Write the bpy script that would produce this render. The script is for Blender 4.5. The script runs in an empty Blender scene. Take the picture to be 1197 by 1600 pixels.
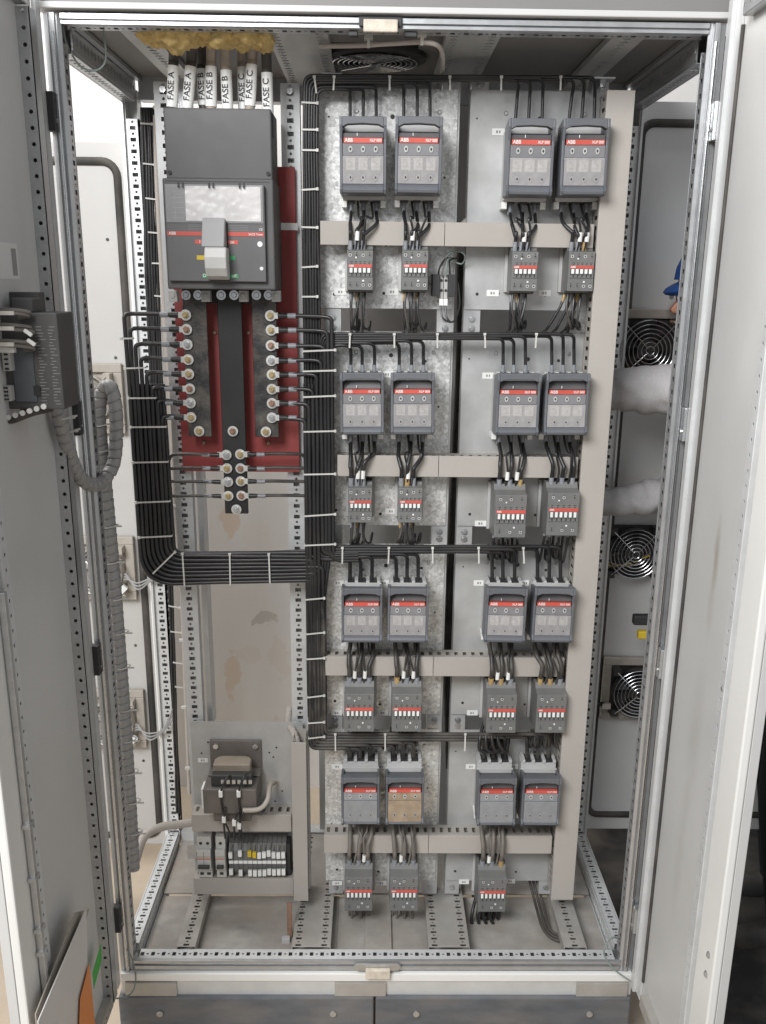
import bpy, bmesh, math, random
from mathutils import Vector, Matrix, noise
random.seed(7)
scene = bpy.context.scene
COL = scene.collection

# ------------------------------------------------------------------ camera
CAM = Vector((-0.0162, -1.9903, 1.5573)); YAW, PIT, ROL = 0.0163, -0.3076, 0.0119
FPX, PPX, PPY, PW, PH = 1570.4346, 607.343, 940.861, 1197.0, 1600.0
_f = Vector((math.sin(YAW)*math.cos(PIT), math.cos(YAW)*math.cos(PIT), math.sin(PIT)))
_r = Vector((math.cos(YAW), -math.sin(YAW), 0)); _u = _r.cross(_f)
_c, _s = math.cos(ROL), math.sin(ROL)
RGT = _c*_r + _s*_u; UPV = -_s*_r + _c*_u; FWD = _f
cam = bpy.data.cameras.new('camera'); camo = bpy.data.objects.new('camera', cam); COL.objects.link(camo)
camo.matrix_world = Matrix(((RGT.x, UPV.x, -FWD.x, CAM.x), (RGT.y, UPV.y, -FWD.y, CAM.y), (RGT.z, UPV.z, -FWD.z, CAM.z), (0, 0, 0, 1)))
cam.sensor_fit = 'VERTICAL'; cam.sensor_height = 36.0; cam.sensor_width = 36.0*PW/PH
cam.lens = FPX*36.0/PH; cam.shift_x = -(PPX-PW/2)/PH; cam.shift_y = (PPY-PH/2)/PH
cam.clip_start = 0.02; cam.clip_end = 200
scene.camera = camo

# ------------------------------------------------------------------ light
w = bpy.data.worlds.new('World'); scene.world = w; w.use_nodes = True
bg = w.node_tree.nodes['Background']; bg.inputs[0].default_value = (0.93, 0.96, 1.0, 1); bg.inputs[1].default_value = 0.40
def area(name, loc, target, sx, sy, watts, color):
    l = bpy.data.lights.new(name, 'AREA'); l.shape = 'RECTANGLE'; l.size = sx; l.size_y = sy; l.energy = watts; l.color = color
    o = bpy.data.objects.new(name, l); COL.objects.link(o); o.location = loc
    o.rotation_euler = (Vector(target)-Vector(loc)).to_track_quat('-Z', 'Y').to_euler()
    return o
area('key_light', (-1.35, -2.7, 3.1), (0.1, 0.2, 1.35), 1.7, 1.3, 150, (0.98, 0.99, 1.0))  # broad key lamp from front left and above
area('rear_room_light', (-1.6, 0.9, 3.4), (-0.8, 1.0, 0.4), 1.2, 1.0, 60, (1.0, 0.97, 0.93))
vs = scene.view_settings; vs.view_transform = 'Standard'; vs.look = 'None'; vs.exposure = 0.06; vs.gamma = 1.0; vs.use_curve_mapping = False
scene.render.resolution_x = 766; scene.render.resolution_y = 1024

# ------------------------------------------------------------------ measuring helper: photo pixel + a real depth -> place in the cabinet
def P(px, py, Y=None, X=None, Z=None):
    d = RGT*((px-PPX)/FPX) - UPV*((py-PPY)/FPX) + FWD
    t = (Y-CAM.y)/d.y if Y is not None else ((X-CAM.x)/d.x if X is not None else (Z-CAM.z)/d.z)
    return CAM + d*t

# ------------------------------------------------------------------ materials
MATS = {}
def mat(name, col, rough=0.5, metal=0.0, var=0.08, scale=30, bump=0.0, bscale=200, dust=0.0, alpha=1.0, spec=0.5, stretch=None):
    m = bpy.data.materials.new(name); m.use_nodes = True; nt = m.node_tree; N = nt.nodes; L = nt.links
    b = N['Principled BSDF']; b.inputs['Roughness'].default_value = rough; b.inputs['Metallic'].default_value = metal
    b.inputs['Specular IOR Level'].default_value = spec
    tc = N.new('ShaderNodeTexCoord'); src = tc.outputs['Object']
    if stretch:
        mp = N.new('ShaderNodeMapping'); mp.inputs['Scale'].default_value = stretch; L.new(src, mp.inputs[0]); src = mp.outputs[0]
    n = N.new('ShaderNodeTexNoise'); n.inputs['Scale'].default_value = scale; n.inputs['Detail'].default_value = 6; n.inputs['Roughness'].default_value = 0.6
    L.new(src, n.inputs['Vector'])
    mr = N.new('ShaderNodeMapRange'); mr.inputs[1].default_value = 0.25; mr.inputs[2].default_value = 0.75
    mr.inputs[3].default_value = 1-var; mr.inputs[4].default_value = 1+var; L.new(n.outputs[0], mr.inputs[0])
    mx = N.new('ShaderNodeVectorMath'); mx.operation = 'SCALE'; mx.inputs[0].default_value = col[:3]; L.new(mr.outputs[0], mx.inputs['Scale'])
    out = mx.outputs[0]
    oi = N.new('ShaderNodeObjectInfo'); orr = N.new('ShaderNodeMapRange'); orr.inputs[3].default_value = 0.94; orr.inputs[4].default_value = 1.07; L.new(oi.outputs['Random'], orr.inputs[0])
    os_ = N.new('ShaderNodeVectorMath'); os_.operation = 'SCALE'; L.new(out, os_.inputs[0]); L.new(orr.outputs[0], os_.inputs['Scale']); out = os_.outputs[0]
    if dust > 0:
        n2 = N.new('ShaderNodeTexNoise'); n2.inputs['Scale'].default_value = scale*0.35; n2.inputs['Detail'].default_value = 8; L.new(src, n2.inputs['Vector'])
        m2 = N.new('ShaderNodeMapRange'); m2.inputs[1].default_value = 0.4; m2.inputs[2].default_value = 0.75; m2.inputs[3].default_value = 0; m2.inputs[4].default_value = dust
        L.new(n2.outputs[0], m2.inputs[0])
        mm = N.new('ShaderNodeMix'); mm.data_type = 'RGBA'; L.new(m2.outputs[0], mm.inputs[0]); L.new(out, mm.inputs[6]); mm.inputs[7].default_value = (0.36, 0.31, 0.26, 1)
        out = mm.outputs[2]
    L.new(out, b.inputs['Base Color'])
    r2 = N.new('ShaderNodeMapRange'); r2.inputs[3].default_value = max(0.05, rough-0.1); r2.inputs[4].default_value = min(1, rough+0.12); L.new(n.outputs[0], r2.inputs[0]); L.new(r2.outputs[0], b.inputs['Roughness'])
    if bump > 0:
        n3 = N.new('ShaderNodeTexNoise'); n3.inputs['Scale'].default_value = bscale; n3.inputs['Detail'].default_value = 4; L.new(src, n3.inputs['Vector'])
        bp = N.new('ShaderNodeBump'); bp.inputs['Strength'].default_value = bump; bp.inputs['Distance'].default_value = 0.002; L.new(n3.outputs[0], bp.inputs['Height']); L.new(bp.outputs[0], b.inputs['Normal'])
    if alpha < 1:
        o = N['Material Output']; tr = N.new('ShaderNodeBsdfTransparent'); ms = N.new('ShaderNodeMixShader'); ms.inputs[0].default_value = alpha
        L.new(tr.outputs[0], ms.inputs[1]); L.new(b.outputs[0], ms.inputs[2]); L.new(ms.outputs[0], o.inputs[0])
    MATS[name] = m; return m

def spangle(name, lo, hi, scale, metal, rough):
    m = mat(name, (0.6, 0.6, 0.6), rough, metal); nt = m.node_tree; N = nt.nodes; L = nt.links; b = N['Principled BSDF']
    tc = N.new('ShaderNodeTexCoord')
    n = N.new('ShaderNodeTexNoise'); n.inputs['Scale'].default_value = scale*0.8; n.inputs['Detail'].default_value = 3; L.new(tc.outputs['Object'], n.inputs['Vector'])
    va = N.new('ShaderNodeVectorMath'); va.operation = 'MULTIPLY_ADD'; L.new(n.outputs['Color'], va.inputs[0]); va.inputs[1].default_value = (0.006,)*3; L.new(tc.outputs['Object'], va.inputs[2])
    v = N.new('ShaderNodeTexVoronoi'); v.inputs['Scale'].default_value = scale; L.new(va.outputs[0], v.inputs['Vector'])
    v2 = N.new('ShaderNodeTexVoronoi'); v2.inputs['Scale'].default_value = scale*2.3; L.new(va.outputs[0], v2.inputs['Vector'])
    s = N.new('ShaderNodeSeparateColor'); L.new(v.outputs['Color'], s.inputs[0])
    s2 = N.new('ShaderNodeSeparateColor'); L.new(v2.outputs['Color'], s2.inputs[0])
    ad = N.new('ShaderNodeMath'); ad.operation = 'MULTIPLY_ADD'; L.new(s2.outputs[1], ad.inputs[0]); ad.inputs[1].default_value = 0.55; L.new(s.outputs[0], ad.inputs[2])
    mr = N.new('ShaderNodeMapRange'); mr.inputs[1].default_value = 0.1; mr.inputs[2].default_value = 1.45; L.new(ad.outputs[0], mr.inputs[0])
    n4 = N.new('ShaderNodeTexNoise'); n4.inputs['Scale'].default_value = 9; n4.inputs['Detail'].default_value = 5; L.new(tc.outputs['Object'], n4.inputs['Vector'])
    mx = N.new('ShaderNodeMix'); mx.data_type = 'RGBA'; L.new(mr.outputs[0], mx.inputs[0]); mx.inputs[6].default_value = (*lo, 1); mx.inputs[7].default_value = (*hi, 1)
    m3 = N.new('ShaderNodeMapRange'); m3.inputs[1].default_value = 0.3; m3.inputs[2].default_value = 0.7; m3.inputs[3].default_value = 0.82; m3.inputs[4].default_value = 1.1; L.new(n4.outputs[0], m3.inputs[0])
    sc = N.new('ShaderNodeVectorMath'); sc.operation = 'SCALE'; L.new(mx.outputs[2], sc.inputs[0]); L.new(m3.outputs[0], sc.inputs['Scale'])
    L.new(sc.outputs[0], b.inputs['Base Color'])
    r = N.new('ShaderNodeMapRange'); r.inputs[3].default_value = rough-0.12; r.inputs[4].default_value = rough+0.15; L.new(s.outputs[1], r.inputs[0]); L.new(r.outputs[0], b.inputs['Roughness'])
    return m

spangle('galv', (0.46, 0.46, 0.445), (0.90, 0.90, 0.88), 150, 0.4, 0.38)
mat('zinc', (0.50, 0.505, 0.50), 0.42, 0.35, 0.14, 18, dust=0.16)
mat('frame', (0.52, 0.53, 0.54), 0.34, 0.7, 0.10, 25, dust=0.12)
mat('chrome', (0.68, 0.69, 0.70), 0.26, 0.95, 0.05, 40)
mat('frame_light', (0.70, 0.71, 0.71), 0.42, 0.35, 0.06, 25, dust=0.10)
mat('rail_dusty', (0.47, 0.45, 0.42), 0.5, 0.3, 0.12, 25, dust=0.45)
mat('paint', (0.585, 0.583, 0.572), 0.40, 0, 0.06, 3, dust=0.06, bump=0.03, bscale=9)
mat('paint_dimmed', (0.53, 0.515, 0.495), 0.42, 0, 0.03, 6, dust=0.04)  # same grey door paint, base colour lowered to offset strong light there
mat('paint_white', (0.80, 0.795, 0.77), 0.35, 0, 0.02, 6, dust=0.03)
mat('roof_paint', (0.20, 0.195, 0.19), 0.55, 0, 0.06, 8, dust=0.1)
mat('floor_metal', (0.39, 0.37, 0.345), 0.65, 0.1, 0.22, 22, dust=0.85)
mat('duct', (0.425, 0.395, 0.36), 0.5, 0, 0.05, 6, dust=0.16)
mat('breaker', (0.088, 0.087, 0.088), 0.5, 0, 0.06, 30, dust=0.10)
mat('breaker_face', (0.125, 0.125, 0.128), 0.42, 0, 0.05, 20, dust=0.08)
mat('bluegrey', (0.125, 0.132, 0.148), 0.42, 0, 0.05, 30, dust=0.10)
mat('shroud', (0.085, 0.085, 0.09), 0.35, 0, 0.08, 40, dust=0.1)
mat('lightgrey', (0.50, 0.50, 0.49), 0.5, 0, 0.05, 30, dust=0.15)
mat('palecap', (0.74, 0.74, 0.72), 0.5, 0, 0.04, 30)
mat('clear', (0.56, 0.54, 0.54), 0.25, 0, 0.12, 60, alpha=0.42)
mat('clear_dark', (0.34, 0.335, 0.345), 0.2, 0, 0.06, 60, alpha=0.55)
mat('clear_dusty', (0.40, 0.41, 0.42), 0.32, 0, 0.12, 60, alpha=0.62)
mat('clear_brown', (0.40, 0.31, 0.22), 0.4, 0, 0.25, 50, alpha=0.85)
mat('cream', (0.86, 0.82, 0.74), 0.5, 0, 0.08, 80)
mat('red_strip', (0.58, 0.095, 0.07), 0.4, 0, 0.04, 30)
mat('white', (0.82, 0.82, 0.80), 0.45, 0, 0.03, 30)
mat('tag_white', (0.80, 0.79, 0.76), 0.55, 0, 0.04, 50)
mat('ink', (0.03, 0.03, 0.03), 0.6, 0, 0.02, 30)
mat('ink_grey', (0.30, 0.29, 0.28), 0.6, 0, 0.1, 60)
mat('contactor', (0.165, 0.167, 0.163), 0.48, 0, 0.06, 40, dust=0.15)
mat('contactor_dark', (0.035, 0.035, 0.036), 0.5, 0, 0.05, 40)
mat('cable', (0.021, 0.021, 0.022), 0.36, 0, 0.10, 30, dust=0.05)
mat('cable_dusty', (0.038, 0.036, 0.034), 0.45, 0, 0.15, 60, dust=0.25)
mat('wire_grey', (0.16, 0.145, 0.13), 0.5, 0, 0.15, 60, dust=0.35)
mat('sleeve', (0.27, 0.28, 0.30), 0.4, 0, 0.25, 250)
mat('ferrule_brown', (0.42, 0.29, 0.13), 0.4, 0, 0.3, 200)
mat('tie', (0.60, 0.59, 0.56), 0.45, 0, 0.05, 40)
mat('redboard', (0.29, 0.045, 0.042), 0.55, 0, 0.09, 12, bump=0.05, dust=0.06)
mat('bus_black', (0.017, 0.017, 0.018), 0.5, 0, 0.1, 20, dust=0.04)
mat('bus_mottled', (0.034, 0.033, 0.033), 0.4, 0, 0.75, 75, bump=0.45, bscale=150, dust=0.34)
mat('washer', (0.74, 0.73, 0.70), 0.35, 0.55, 0.08, 90)
mat('brass', (0.52, 0.41, 0.22), 0.35, 0.7, 0.2, 120)
mat('copper', (0.34, 0.21, 0.15), 0.5, 0.4, 0.2, 90)
mat('steel', (0.55, 0.55, 0.55), 0.3, 0.8, 0.1, 60)
mat('gasket', (0.040, 0.037, 0.035), 0.7, 0, 0.2, 30, dust=0.25)
mat('hose', (0.34, 0.335, 0.33), 0.4, 0, 0.06, 40, dust=0.06)
mat('hose_dusty', (0.50, 0.455, 0.41), 0.6, 0, 0.08, 40, dust=0.2)
mat('wool', (0.68, 0.50, 0.21), 0.95, 0, 0.35, 70, bump=1.0, bscale=120)
mat('phase_dark', (0.055, 0.05, 0.046), 0.5, 0, 0.15, 40, dust=0.15)
mat('phase_tan', (0.36, 0.30, 0.255), 0.55, 0, 0.12, 40)
mat('fan_black', (0.022, 0.022, 0.023), 0.5, 0, 0.1, 40, dust=0.12)
mat('fan_frame', (0.42, 0.38, 0.33), 0.6, 0, 0.15, 25, dust=0.35)
mat('handle_grey', (0.36, 0.36, 0.355), 0.45, 0, 0.04, 30)
mat('handle_light', (0.60, 0.59, 0.57), 0.42, 0, 0.05, 30, dust=0.08)
mat('paper', (0.68, 0.65, 0.64), 0.3, 0, 0.16, 22, bump=0.5, bscale=40)
mat('sheet_white', (0.74, 0.72, 0.69), 0.6, 0, 0.05, 8, dust=0.1)
mat('sheet_orange', (0.72, 0.25, 0.07), 0.55, 0, 0.04, 8)
mat('sheet_green', (0.05, 0.42, 0.05), 0.5, 0, 0.04, 8)
mat('yellow', (0.72, 0.52, 0.04), 0.5, 0, 0.05, 30)
mat('green', (0.06, 0.34, 0.14), 0.5, 0, 0.05, 30)
mat('trafo_core', (0.13, 0.115, 0.105), 0.5, 0.1, 0.12, 40, dust=0.25)
mat('trafo_coil', (0.28, 0.235, 0.18), 0.55, 0, 0.12, 30, dust=0.45)
mat('mcb', (0.52, 0.51, 0.49), 0.45, 0, 0.05, 30, dust=0.2)
mat('fabric', (0.44, 0.425, 0.425), 0.95, 0, 0.10, 260, bump=0.6, bscale=420)
mat('trousers', (0.012, 0.013, 0.018), 0.9, 0, 0.2, 60)
mat('skin', (0.48, 0.23, 0.15), 0.5, 0, 0.08, 30)
mat('cap_blue', (0.012, 0.065, 0.26), 0.55, 0, 0.08, 40)
mat('hair', (0.012, 0.010, 0.009), 0.7)
mat('plinth', (0.14, 0.15, 0.165), 0.5, 0.2, 0.2, 16, dust=0.40, stretch=(1, 1, 3))
mat('dark_mat', (0.018, 0.017, 0.017), 0.75, 0, 0.5, 18, dust=0.30)
mat('concrete', (0.47, 0.39, 0.30), 0.85, 0, 0.12, 7, bump=0.2, dust=0.3)
mat('backdrop_dark', (0.03, 0.03, 0.032), 0.6, 0, 0.2, 10)
mat('controller', (0.085, 0.082, 0.08), 0.5, 0, 0.05, 30)
mat('controller_lid', (0.095, 0.105, 0.115), 0.45, 0, 0.05, 30)
mat('dirty_white', (0.62, 0.55, 0.46), 0.7, 0, 0.25, 60, bump=0.4)
mat('earth_wire', (0.22, 0.26, 0.24), 0.5, 0, 0.1, 60)

# room wall with worn plaster
def add_stains(m, sts, ax, noise_scale=24):
    N = m.node_tree.nodes; L = m.node_tree.links; b = N['Principled BSDF']; base = b.inputs['Base Color'].links[0].from_socket
    tc = N.new('ShaderNodeTexCoord'); nz = N.new('ShaderNodeTexNoise'); nz.inputs['Scale'].default_value = noise_scale; nz.inputs['Detail'].default_value = 8; L.new(tc.outputs['Object'], nz.inputs['Vector'])
    for (c, r, col, st) in sts:
        vm = N.new('ShaderNodeVectorMath'); vm.operation = 'SUBTRACT'; L.new(tc.outputs['Object'], vm.inputs[0]); vm.inputs[1].default_value = c
        v2 = N.new('ShaderNodeVectorMath'); v2.operation = 'MULTIPLY'; L.new(vm.outputs[0], v2.inputs[0]); v2.inputs[1].default_value = [1/q if q else 0 for q in r]
        ln = N.new('ShaderNodeVectorMath'); ln.operation = 'LENGTH'; L.new(v2.outputs[0], ln.inputs[0])
        ad = N.new('ShaderNodeMath'); ad.operation = 'MULTIPLY_ADD'; L.new(nz.outputs[0], ad.inputs[0]); ad.inputs[1].default_value = -1.4; L.new(ln.outputs['Value'], ad.inputs[2])
        mr = N.new('ShaderNodeMapRange'); mr.inputs[1].default_value = .35; mr.inputs[2].default_value = -.7; mr.inputs[3].default_value = 0; mr.inputs[4].default_value = st; L.new(ad.outputs[0], mr.inputs[0])
        mx = N.new('ShaderNodeMix'); mx.data_type = 'RGBA'; L.new(mr.outputs[0], mx.inputs[0]); L.new(base, mx.inputs[6]); mx.inputs[7].default_value = (*col, 1); base = mx.outputs[2]
    L.new(base, b.inputs['Base Color'])
_p = [P(x, y, X=.606) for x, y in ((1120, 865), (1112, 930), (1085, 1150), (1062, 1330), (1165, 560))]
add_stains(mat('paint_door', (0.585, 0.583, 0.572), 0.38, 0, 0.07, 3, dust=0.06, bump=0.03, bscale=9), [((.606, _p[0].y, _p[0].z), (0, .016, .075), (.30, .26, .19), .75), ((.606, _p[1].y, _p[1].z), (0, .02, .10), (.42, .39, .34), .5), ((.606, _p[2].y, _p[2].z), (0, .05, .16), (.46, .45, .43), .5), ((.606, _p[3].y, _p[3].z), (0, .03, .2), (.45, .44, .42), .4), ((.606, _p[4].y, _p[4].z), (0, .05, .1), (.66, .65, .63), .5)], 0)
def wall_mat():
    m = mat('plaster', (0.72, 0.70, 0.675), 0.85, 0, 0.02, 4, bump=0.08, bscale=60); N = m.node_tree.nodes; L = m.node_tree.links; b = N['Principled BSDF']
    tc = N.new('ShaderNodeTexCoord'); base = b.inputs['Base Color'].links[0].from_socket
    nz = N.new('ShaderNodeTexNoise'); nz.inputs['Scale'].default_value = 24; nz.inputs['Detail'].default_value = 8; L.new(tc.outputs['Object'], nz.inputs['Vector'])
    for (x, z, rx, rz, col, st) in [(-.495, .79, .040, .075, (.68, .57, .47), .85), (-.41, .74, .06, .07, (.72, .66, .60), .4), (-.505, .25, .038, .09, (.68, .58, .48), .8), (-.45, .32, .07, .04, (.68, .62, .56), .4),
                                    (-.39, .45, .045, .035, (.48, .44, .41), .7), (-.34, .30, .05, .08, (.66, .58, .50), .35), (-.37, -.05, .05, .12, (.62, .54, .46), .5)]:
        vm = N.new('ShaderNodeVectorMath'); vm.operation = 'SUBTRACT'; L.new(tc.outputs['Object'], vm.inputs[0]); vm.inputs[1].default_value = (x, 0, z)
        v2 = N.new('ShaderNodeVectorMath'); v2.operation = 'MULTIPLY'; L.new(vm.outputs[0], v2.inputs[0]); v2.inputs[1].default_value = (1/rx, 0, 1/rz)
        ln = N.new('ShaderNodeVectorMath'); ln.operation = 'LENGTH'; L.new(v2.outputs[0], ln.inputs[0])
        ad = N.new('ShaderNodeMath'); ad.operation = 'MULTIPLY_ADD'; L.new(nz.outputs[0], ad.inputs[0]); ad.inputs[1].default_value = -2.6; L.new(ln.outputs['Value'], ad.inputs[2])
        mr = N.new('ShaderNodeMapRange'); mr.inputs[1].default_value = -0.45; mr.inputs[2].default_value = -0.60; mr.inputs[3].default_value = 0; mr.inputs[4].default_value = st; L.new(ad.outputs[0], mr.inputs[0])
        mx = N.new('ShaderNodeMix'); mx.data_type = 'RGBA'; L.new(mr.outputs[0], mx.inputs[0]); L.new(base, mx.inputs[6]); mx.inputs[7].default_value = (*col, 1)
        base = mx.outputs[2]
    L.new(base, b.inputs['Base Color'])
wall_mat()

# ------------------------------------------------------------------ mesh helpers
class MB:
    def __init__(s): s.v = []; s.f = []
    def add(s, vs, fs):
        n = len(s.v); s.v += [tuple(v) for v in vs]; s.f += [tuple(i+n for i in f) for f in fs]; return s
    def box(s, x0, x1, y0, y1, z0, z1):
        x0, x1 = min(x0, x1), max(x0, x1); y0, y1 = min(y0, y1), max(y0, y1); z0, z1 = min(z0, z1), max(z0, z1)
        return s.add([(x0, y0, z0), (x1, y0, z0), (x1, y1, z0), (x0, y1, z0), (x0, y0, z1), (x1, y0, z1), (x1, y1, z1), (x0, y1, z1)],
                     [(0, 3, 2, 1), (4, 5, 6, 7), (0, 1, 5, 4), (1, 2, 6, 5), (2, 3, 7, 6), (3, 0, 4, 7)])
    def obox(s, c, U, V, N, a, b, d):      # centre, unit axes, half sizes
        c, U, V, N = Vector(c), Vector(U)*a, Vector(V)*b, Vector(N)*d
        vs = [c+sx*U+sy*V+sz*N for sz in (-1, 1) for (sx, sy) in ((-1, -1), (1, -1), (1, 1), (-1, 1))]
        return s.add(vs, [(0, 3, 2, 1), (4, 5, 6, 7), (0, 1, 5, 4), (1, 2, 6, 5), (2, 3, 7, 6), (3, 0, 4, 7)])
    def prism(s, pts, fn, a, b):           # polygon pts (p,q); fn(p,q,t)->xyz
        n = len(pts); vs = [fn(p, q, a) for p, q in pts]+[fn(p, q, b) for p, q in pts]
        fs = [tuple(range(n)), tuple(range(2*n-1, n-1, -1))]+[(i, i+n, (i+1) % n+n, (i+1) % n) for i in range(n)]
        return s.add(vs, fs)
    def cyl(s, p0, p1, r, n=12, r1=None, cap=True):
        p0, p1 = Vector(p0), Vector(p1); d = (p1-p0).normalized(); a = d.orthogonal().normalized(); b = d.cross(a); r1 = r if r1 is None else r1
        vs = []
        for p, rr in ((p0, r), (p1, r1)):
            vs += [p+(a*math.cos(2*math.pi*i/n)+b*math.sin(2*math.pi*i/n))*rr for i in range(n)]
        fs = [(i, (i+1) % n, (i+1) % n+n, i+n) for i in range(n)]
        if cap: fs += [tuple(range(n-1, -1, -1)), tuple(range(n, 2*n))]
        return s.add(vs, fs)
    def tube(s, pts, r, n=10, rad=None, closed=False):
        pts = [Vector(p) for p in pts]; m = len(pts); vs = []; a = None
        for i, p in enumerate(pts):
            if closed: t = (pts[(i+1) % m]-pts[i-1]).normalized()
            else: t = (pts[min(i+1, m-1)]-pts[max(i-1, 0)]).normalized()
            a = t.orthogonal().normalized() if a is None else (a-t*a.dot(t)).normalized()
            b = t.cross(a); rr = r if rad is None else rad(i, m)
            for k in range(n):
                th = 2*math.pi*k/n; q = rr(th) if callable(rr) else rr
                vs.append(p+(a*math.cos(th)+b*math.sin(th))*q)
        fs = []
        for i in range(m if closed else m-1):
            j = (i+1) % m
            for k in range(n): fs.append((i*n+k, i*n+(k+1) % n, j*n+(k+1) % n, j*n+k))
        if not closed: fs += [tuple(range(n-1, -1, -1)), tuple(range((m-1)*n, m*n))]
        return s.add(vs, fs)
    def ring(s, c, N, r0, r1, th, n=16, sx=1.0):      # flat washer, N = facing direction
        c, N = Vector(c), Vector(N).normalized(); a = N.orthogonal().normalized() if abs(N.z) > .9 else Vector((0, 0, 1)).cross(N).normalized(); b = N.cross(a)
        vs = []
        for (r, h) in ((r1, 0), (r1, th), (r0, th), (r0, 0)):
            vs += [c+N*h+(a*math.cos(2*math.pi*i/n)+b*math.sin(2*math.pi*i/n)*sx)*r for i in range(n)]
        fs = []
        for k in range(4):
            for i in range(n): fs.append((k*n+i, k*n+(i+1) % n, ((k+1) % 4)*n+(i+1) % n, ((k+1) % 4)*n+i))
        return s.add(vs, fs)
    def perf(s, o, U, V, N, L, W, pat, th=0.0015):
        """sheet with real punched holes; o = corner, U length, V width, N facing; pat = [(cell, hu, hv, round)]"""
        o, U, V, N = Vector(o), Vector(U), Vector(V), Vector(N); u = 0; k = 0
        tot = sum(p[0] for p in pat); reps = max(1, round(L/tot)); sc = L/(reps*tot)
        for _ in range(reps):
            for (c, hu, hv, rd) in pat:
                c *= sc; cu, cv = u+c/2, W/2
                out = [(u, 0), (cu, 0), (u+c, 0), (u+c, cv), (u+c, W), (cu, W), (u, W), (u, cv)]
                if hu <= 0: vs = [(u, 0), (u+c, 0), (u+c, W), (u, W)]; s.add([o+U*a+V*b for a, b in vs]+[o+U*a+V*b-N*th for a, b in vs], [(0, 1, 2, 3), (7, 6, 5, 4)]); u += c; continue
                if rd: inn = [(cu+hu*math.cos(t), cv+hv*math.sin(t)) for t in [math.pi*(-.75+.25*i) for i in range(8)]]
                else: inn = [(cu-hu, cv-hv), (cu, cv-hv), (cu+hu, cv-hv), (cu+hu, cv), (cu+hu, cv+hv), (cu, cv+hv), (cu-hu, cv+hv), (cu-hu, cv)]
                F = [o+U*a+V*b for a, b in out+inn]; B = [p-N*th for p in F]
                fs = []
                for i in range(8):
                    j = (i+1) % 8
                    fs += [(i, j, 8+j, 8+i), (16+j, 16+i, 24+i, 24+j), (8+i, 8+j, 24+j, 24+i)]
                s.add(F+B, fs); u += c
        a = [o, o+U*L, o+V*W, o+U*L+V*W]; bk = [p-N*th for p in a]
        s.add(a+bk, [(0, 4, 5, 1), (2, 3, 7, 6), (0, 2, 6, 4), (1, 5, 7, 3)])
        return s
    def mesh(s, name, m=None, smooth=False):
        me = bpy.data.meshes.new(name); me.from_pydata([tuple(v) for v in s.v], [], s.f)
        bm = bmesh.new(); bm.from_mesh(me); bmesh.ops.recalc_face_normals(bm, faces=bm.faces); bm.to_mesh(me); bm.free()
        if m: me.materials.append(MATS[m])
        if smooth: me.polygons.foreach_set('use_smooth', [True]*len(me.polygons))
        me.update(); return me

STUFF = {'drilled_holes', 'print', 'flap_hinge', 'printed_mark', 'slotted_wall'}
def obj(name, mb, m, parent=None, smooth=False, bevel=0.0, world=True, loc=None):
    me = mb.mesh(name, m, smooth) if isinstance(mb, MB) else mb
    o = bpy.data.objects.new(name, me); COL.objects.link(o)
    if name in STUFF: o['kind'] = 'stuff'
    if parent is not None:
        o.parent = parent
        if world:
            off = Vector((0, 0, 0)); p = parent
            while p is not None: off += Vector(p.location); p = p.parent
            o.location = -off
    if loc is not None: o.location = loc
    if bevel > 0:
        b = o.modifiers.new('bevel', 'BEVEL'); b.width = bevel; b.segments = 2; b.limit_method = 'ANGLE'; b.angle_limit = math.radians(40); b.harden_normals = False
    if smooth and bevel == 0 and isinstance(mb, MB):
        try: me.set_sharp_from_angle(angle=math.radians(50))
        except Exception: pass
    return o
def thing(name, label, cat, loc=(0, 0, 0), group=None):
    o = bpy.data.objects.new(name, None); COL.objects.link(o); o.location = loc; o.empty_display_size = 0.02
    o['label'] = label; o['category'] = cat
    if group: o['group'] = group
    return o
def tag(o, label, cat, group=None):
    o['label'] = label; o['category'] = cat
    if group: o['group'] = group
    return o
def dup(root, loc, label, name=None):
    def cp(o, par):
        c = o.copy(); COL.objects.link(c); c.parent = par
        for ch in list(o.children): cp(ch, c)
        return c
    r = cp(root, None); r.location = loc; r['label'] = label; return r
_tx = {}
def text_mesh(s, size, m, align='CENTER', up=False):
    k = (s, size, m, align, up)
    if k in _tx: return _tx[k]
    c = bpy.data.curves.new('lettering', 'FONT'); c.body = s; c.size = size; c.align_x = align; c.align_y = 'CENTER'; c.offset = size*0.012
    o = bpy.data.objects.new('lettering', c); COL.objects.link(o); bpy.context.view_layer.update()
    me = bpy.data.meshes.new_from_object(o.evaluated_get(bpy.context.evaluated_depsgraph_get()))
    bpy.data.objects.remove(o); bpy.data.curves.remove(c)
    for v in me.vertices:
        x, y = v.co.x, v.co.y
        v.co = (-y, 0, x) if up else (x, 0, y)
    me.materials.clear(); me.materials.append(MATS[m]); me.name = 'lettering'; _tx[k] = me; return me
def fil(pts, r, n=6):
    pts = [Vector(p) for p in pts]; out = [pts[0]]
    for i in range(1, len(pts)-1):
        a, b, c = pts[i-1], pts[i], pts[i+1]; d1 = (a-b); d2 = (c-b); l1, l2 = d1.length, d2.length
        if l1 < 1e-6 or l2 < 1e-6: continue
        d1 /= l1; d2 /= l2; ang = d1.angle(d2)
        if ang > 3.1: out.append(b); continue
        k = min(r/max(math.tan(ang/2), 1e-3), l1*.49, l2*.49)
        p0, p2 = b+d1*k, b+d2*k
        for j in range(n+1):
            t = j/n; out.append(p0*(1-t)**2+b*2*t*(1-t)+p2*t*t)
    out.append(pts[-1]); return out
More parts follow.
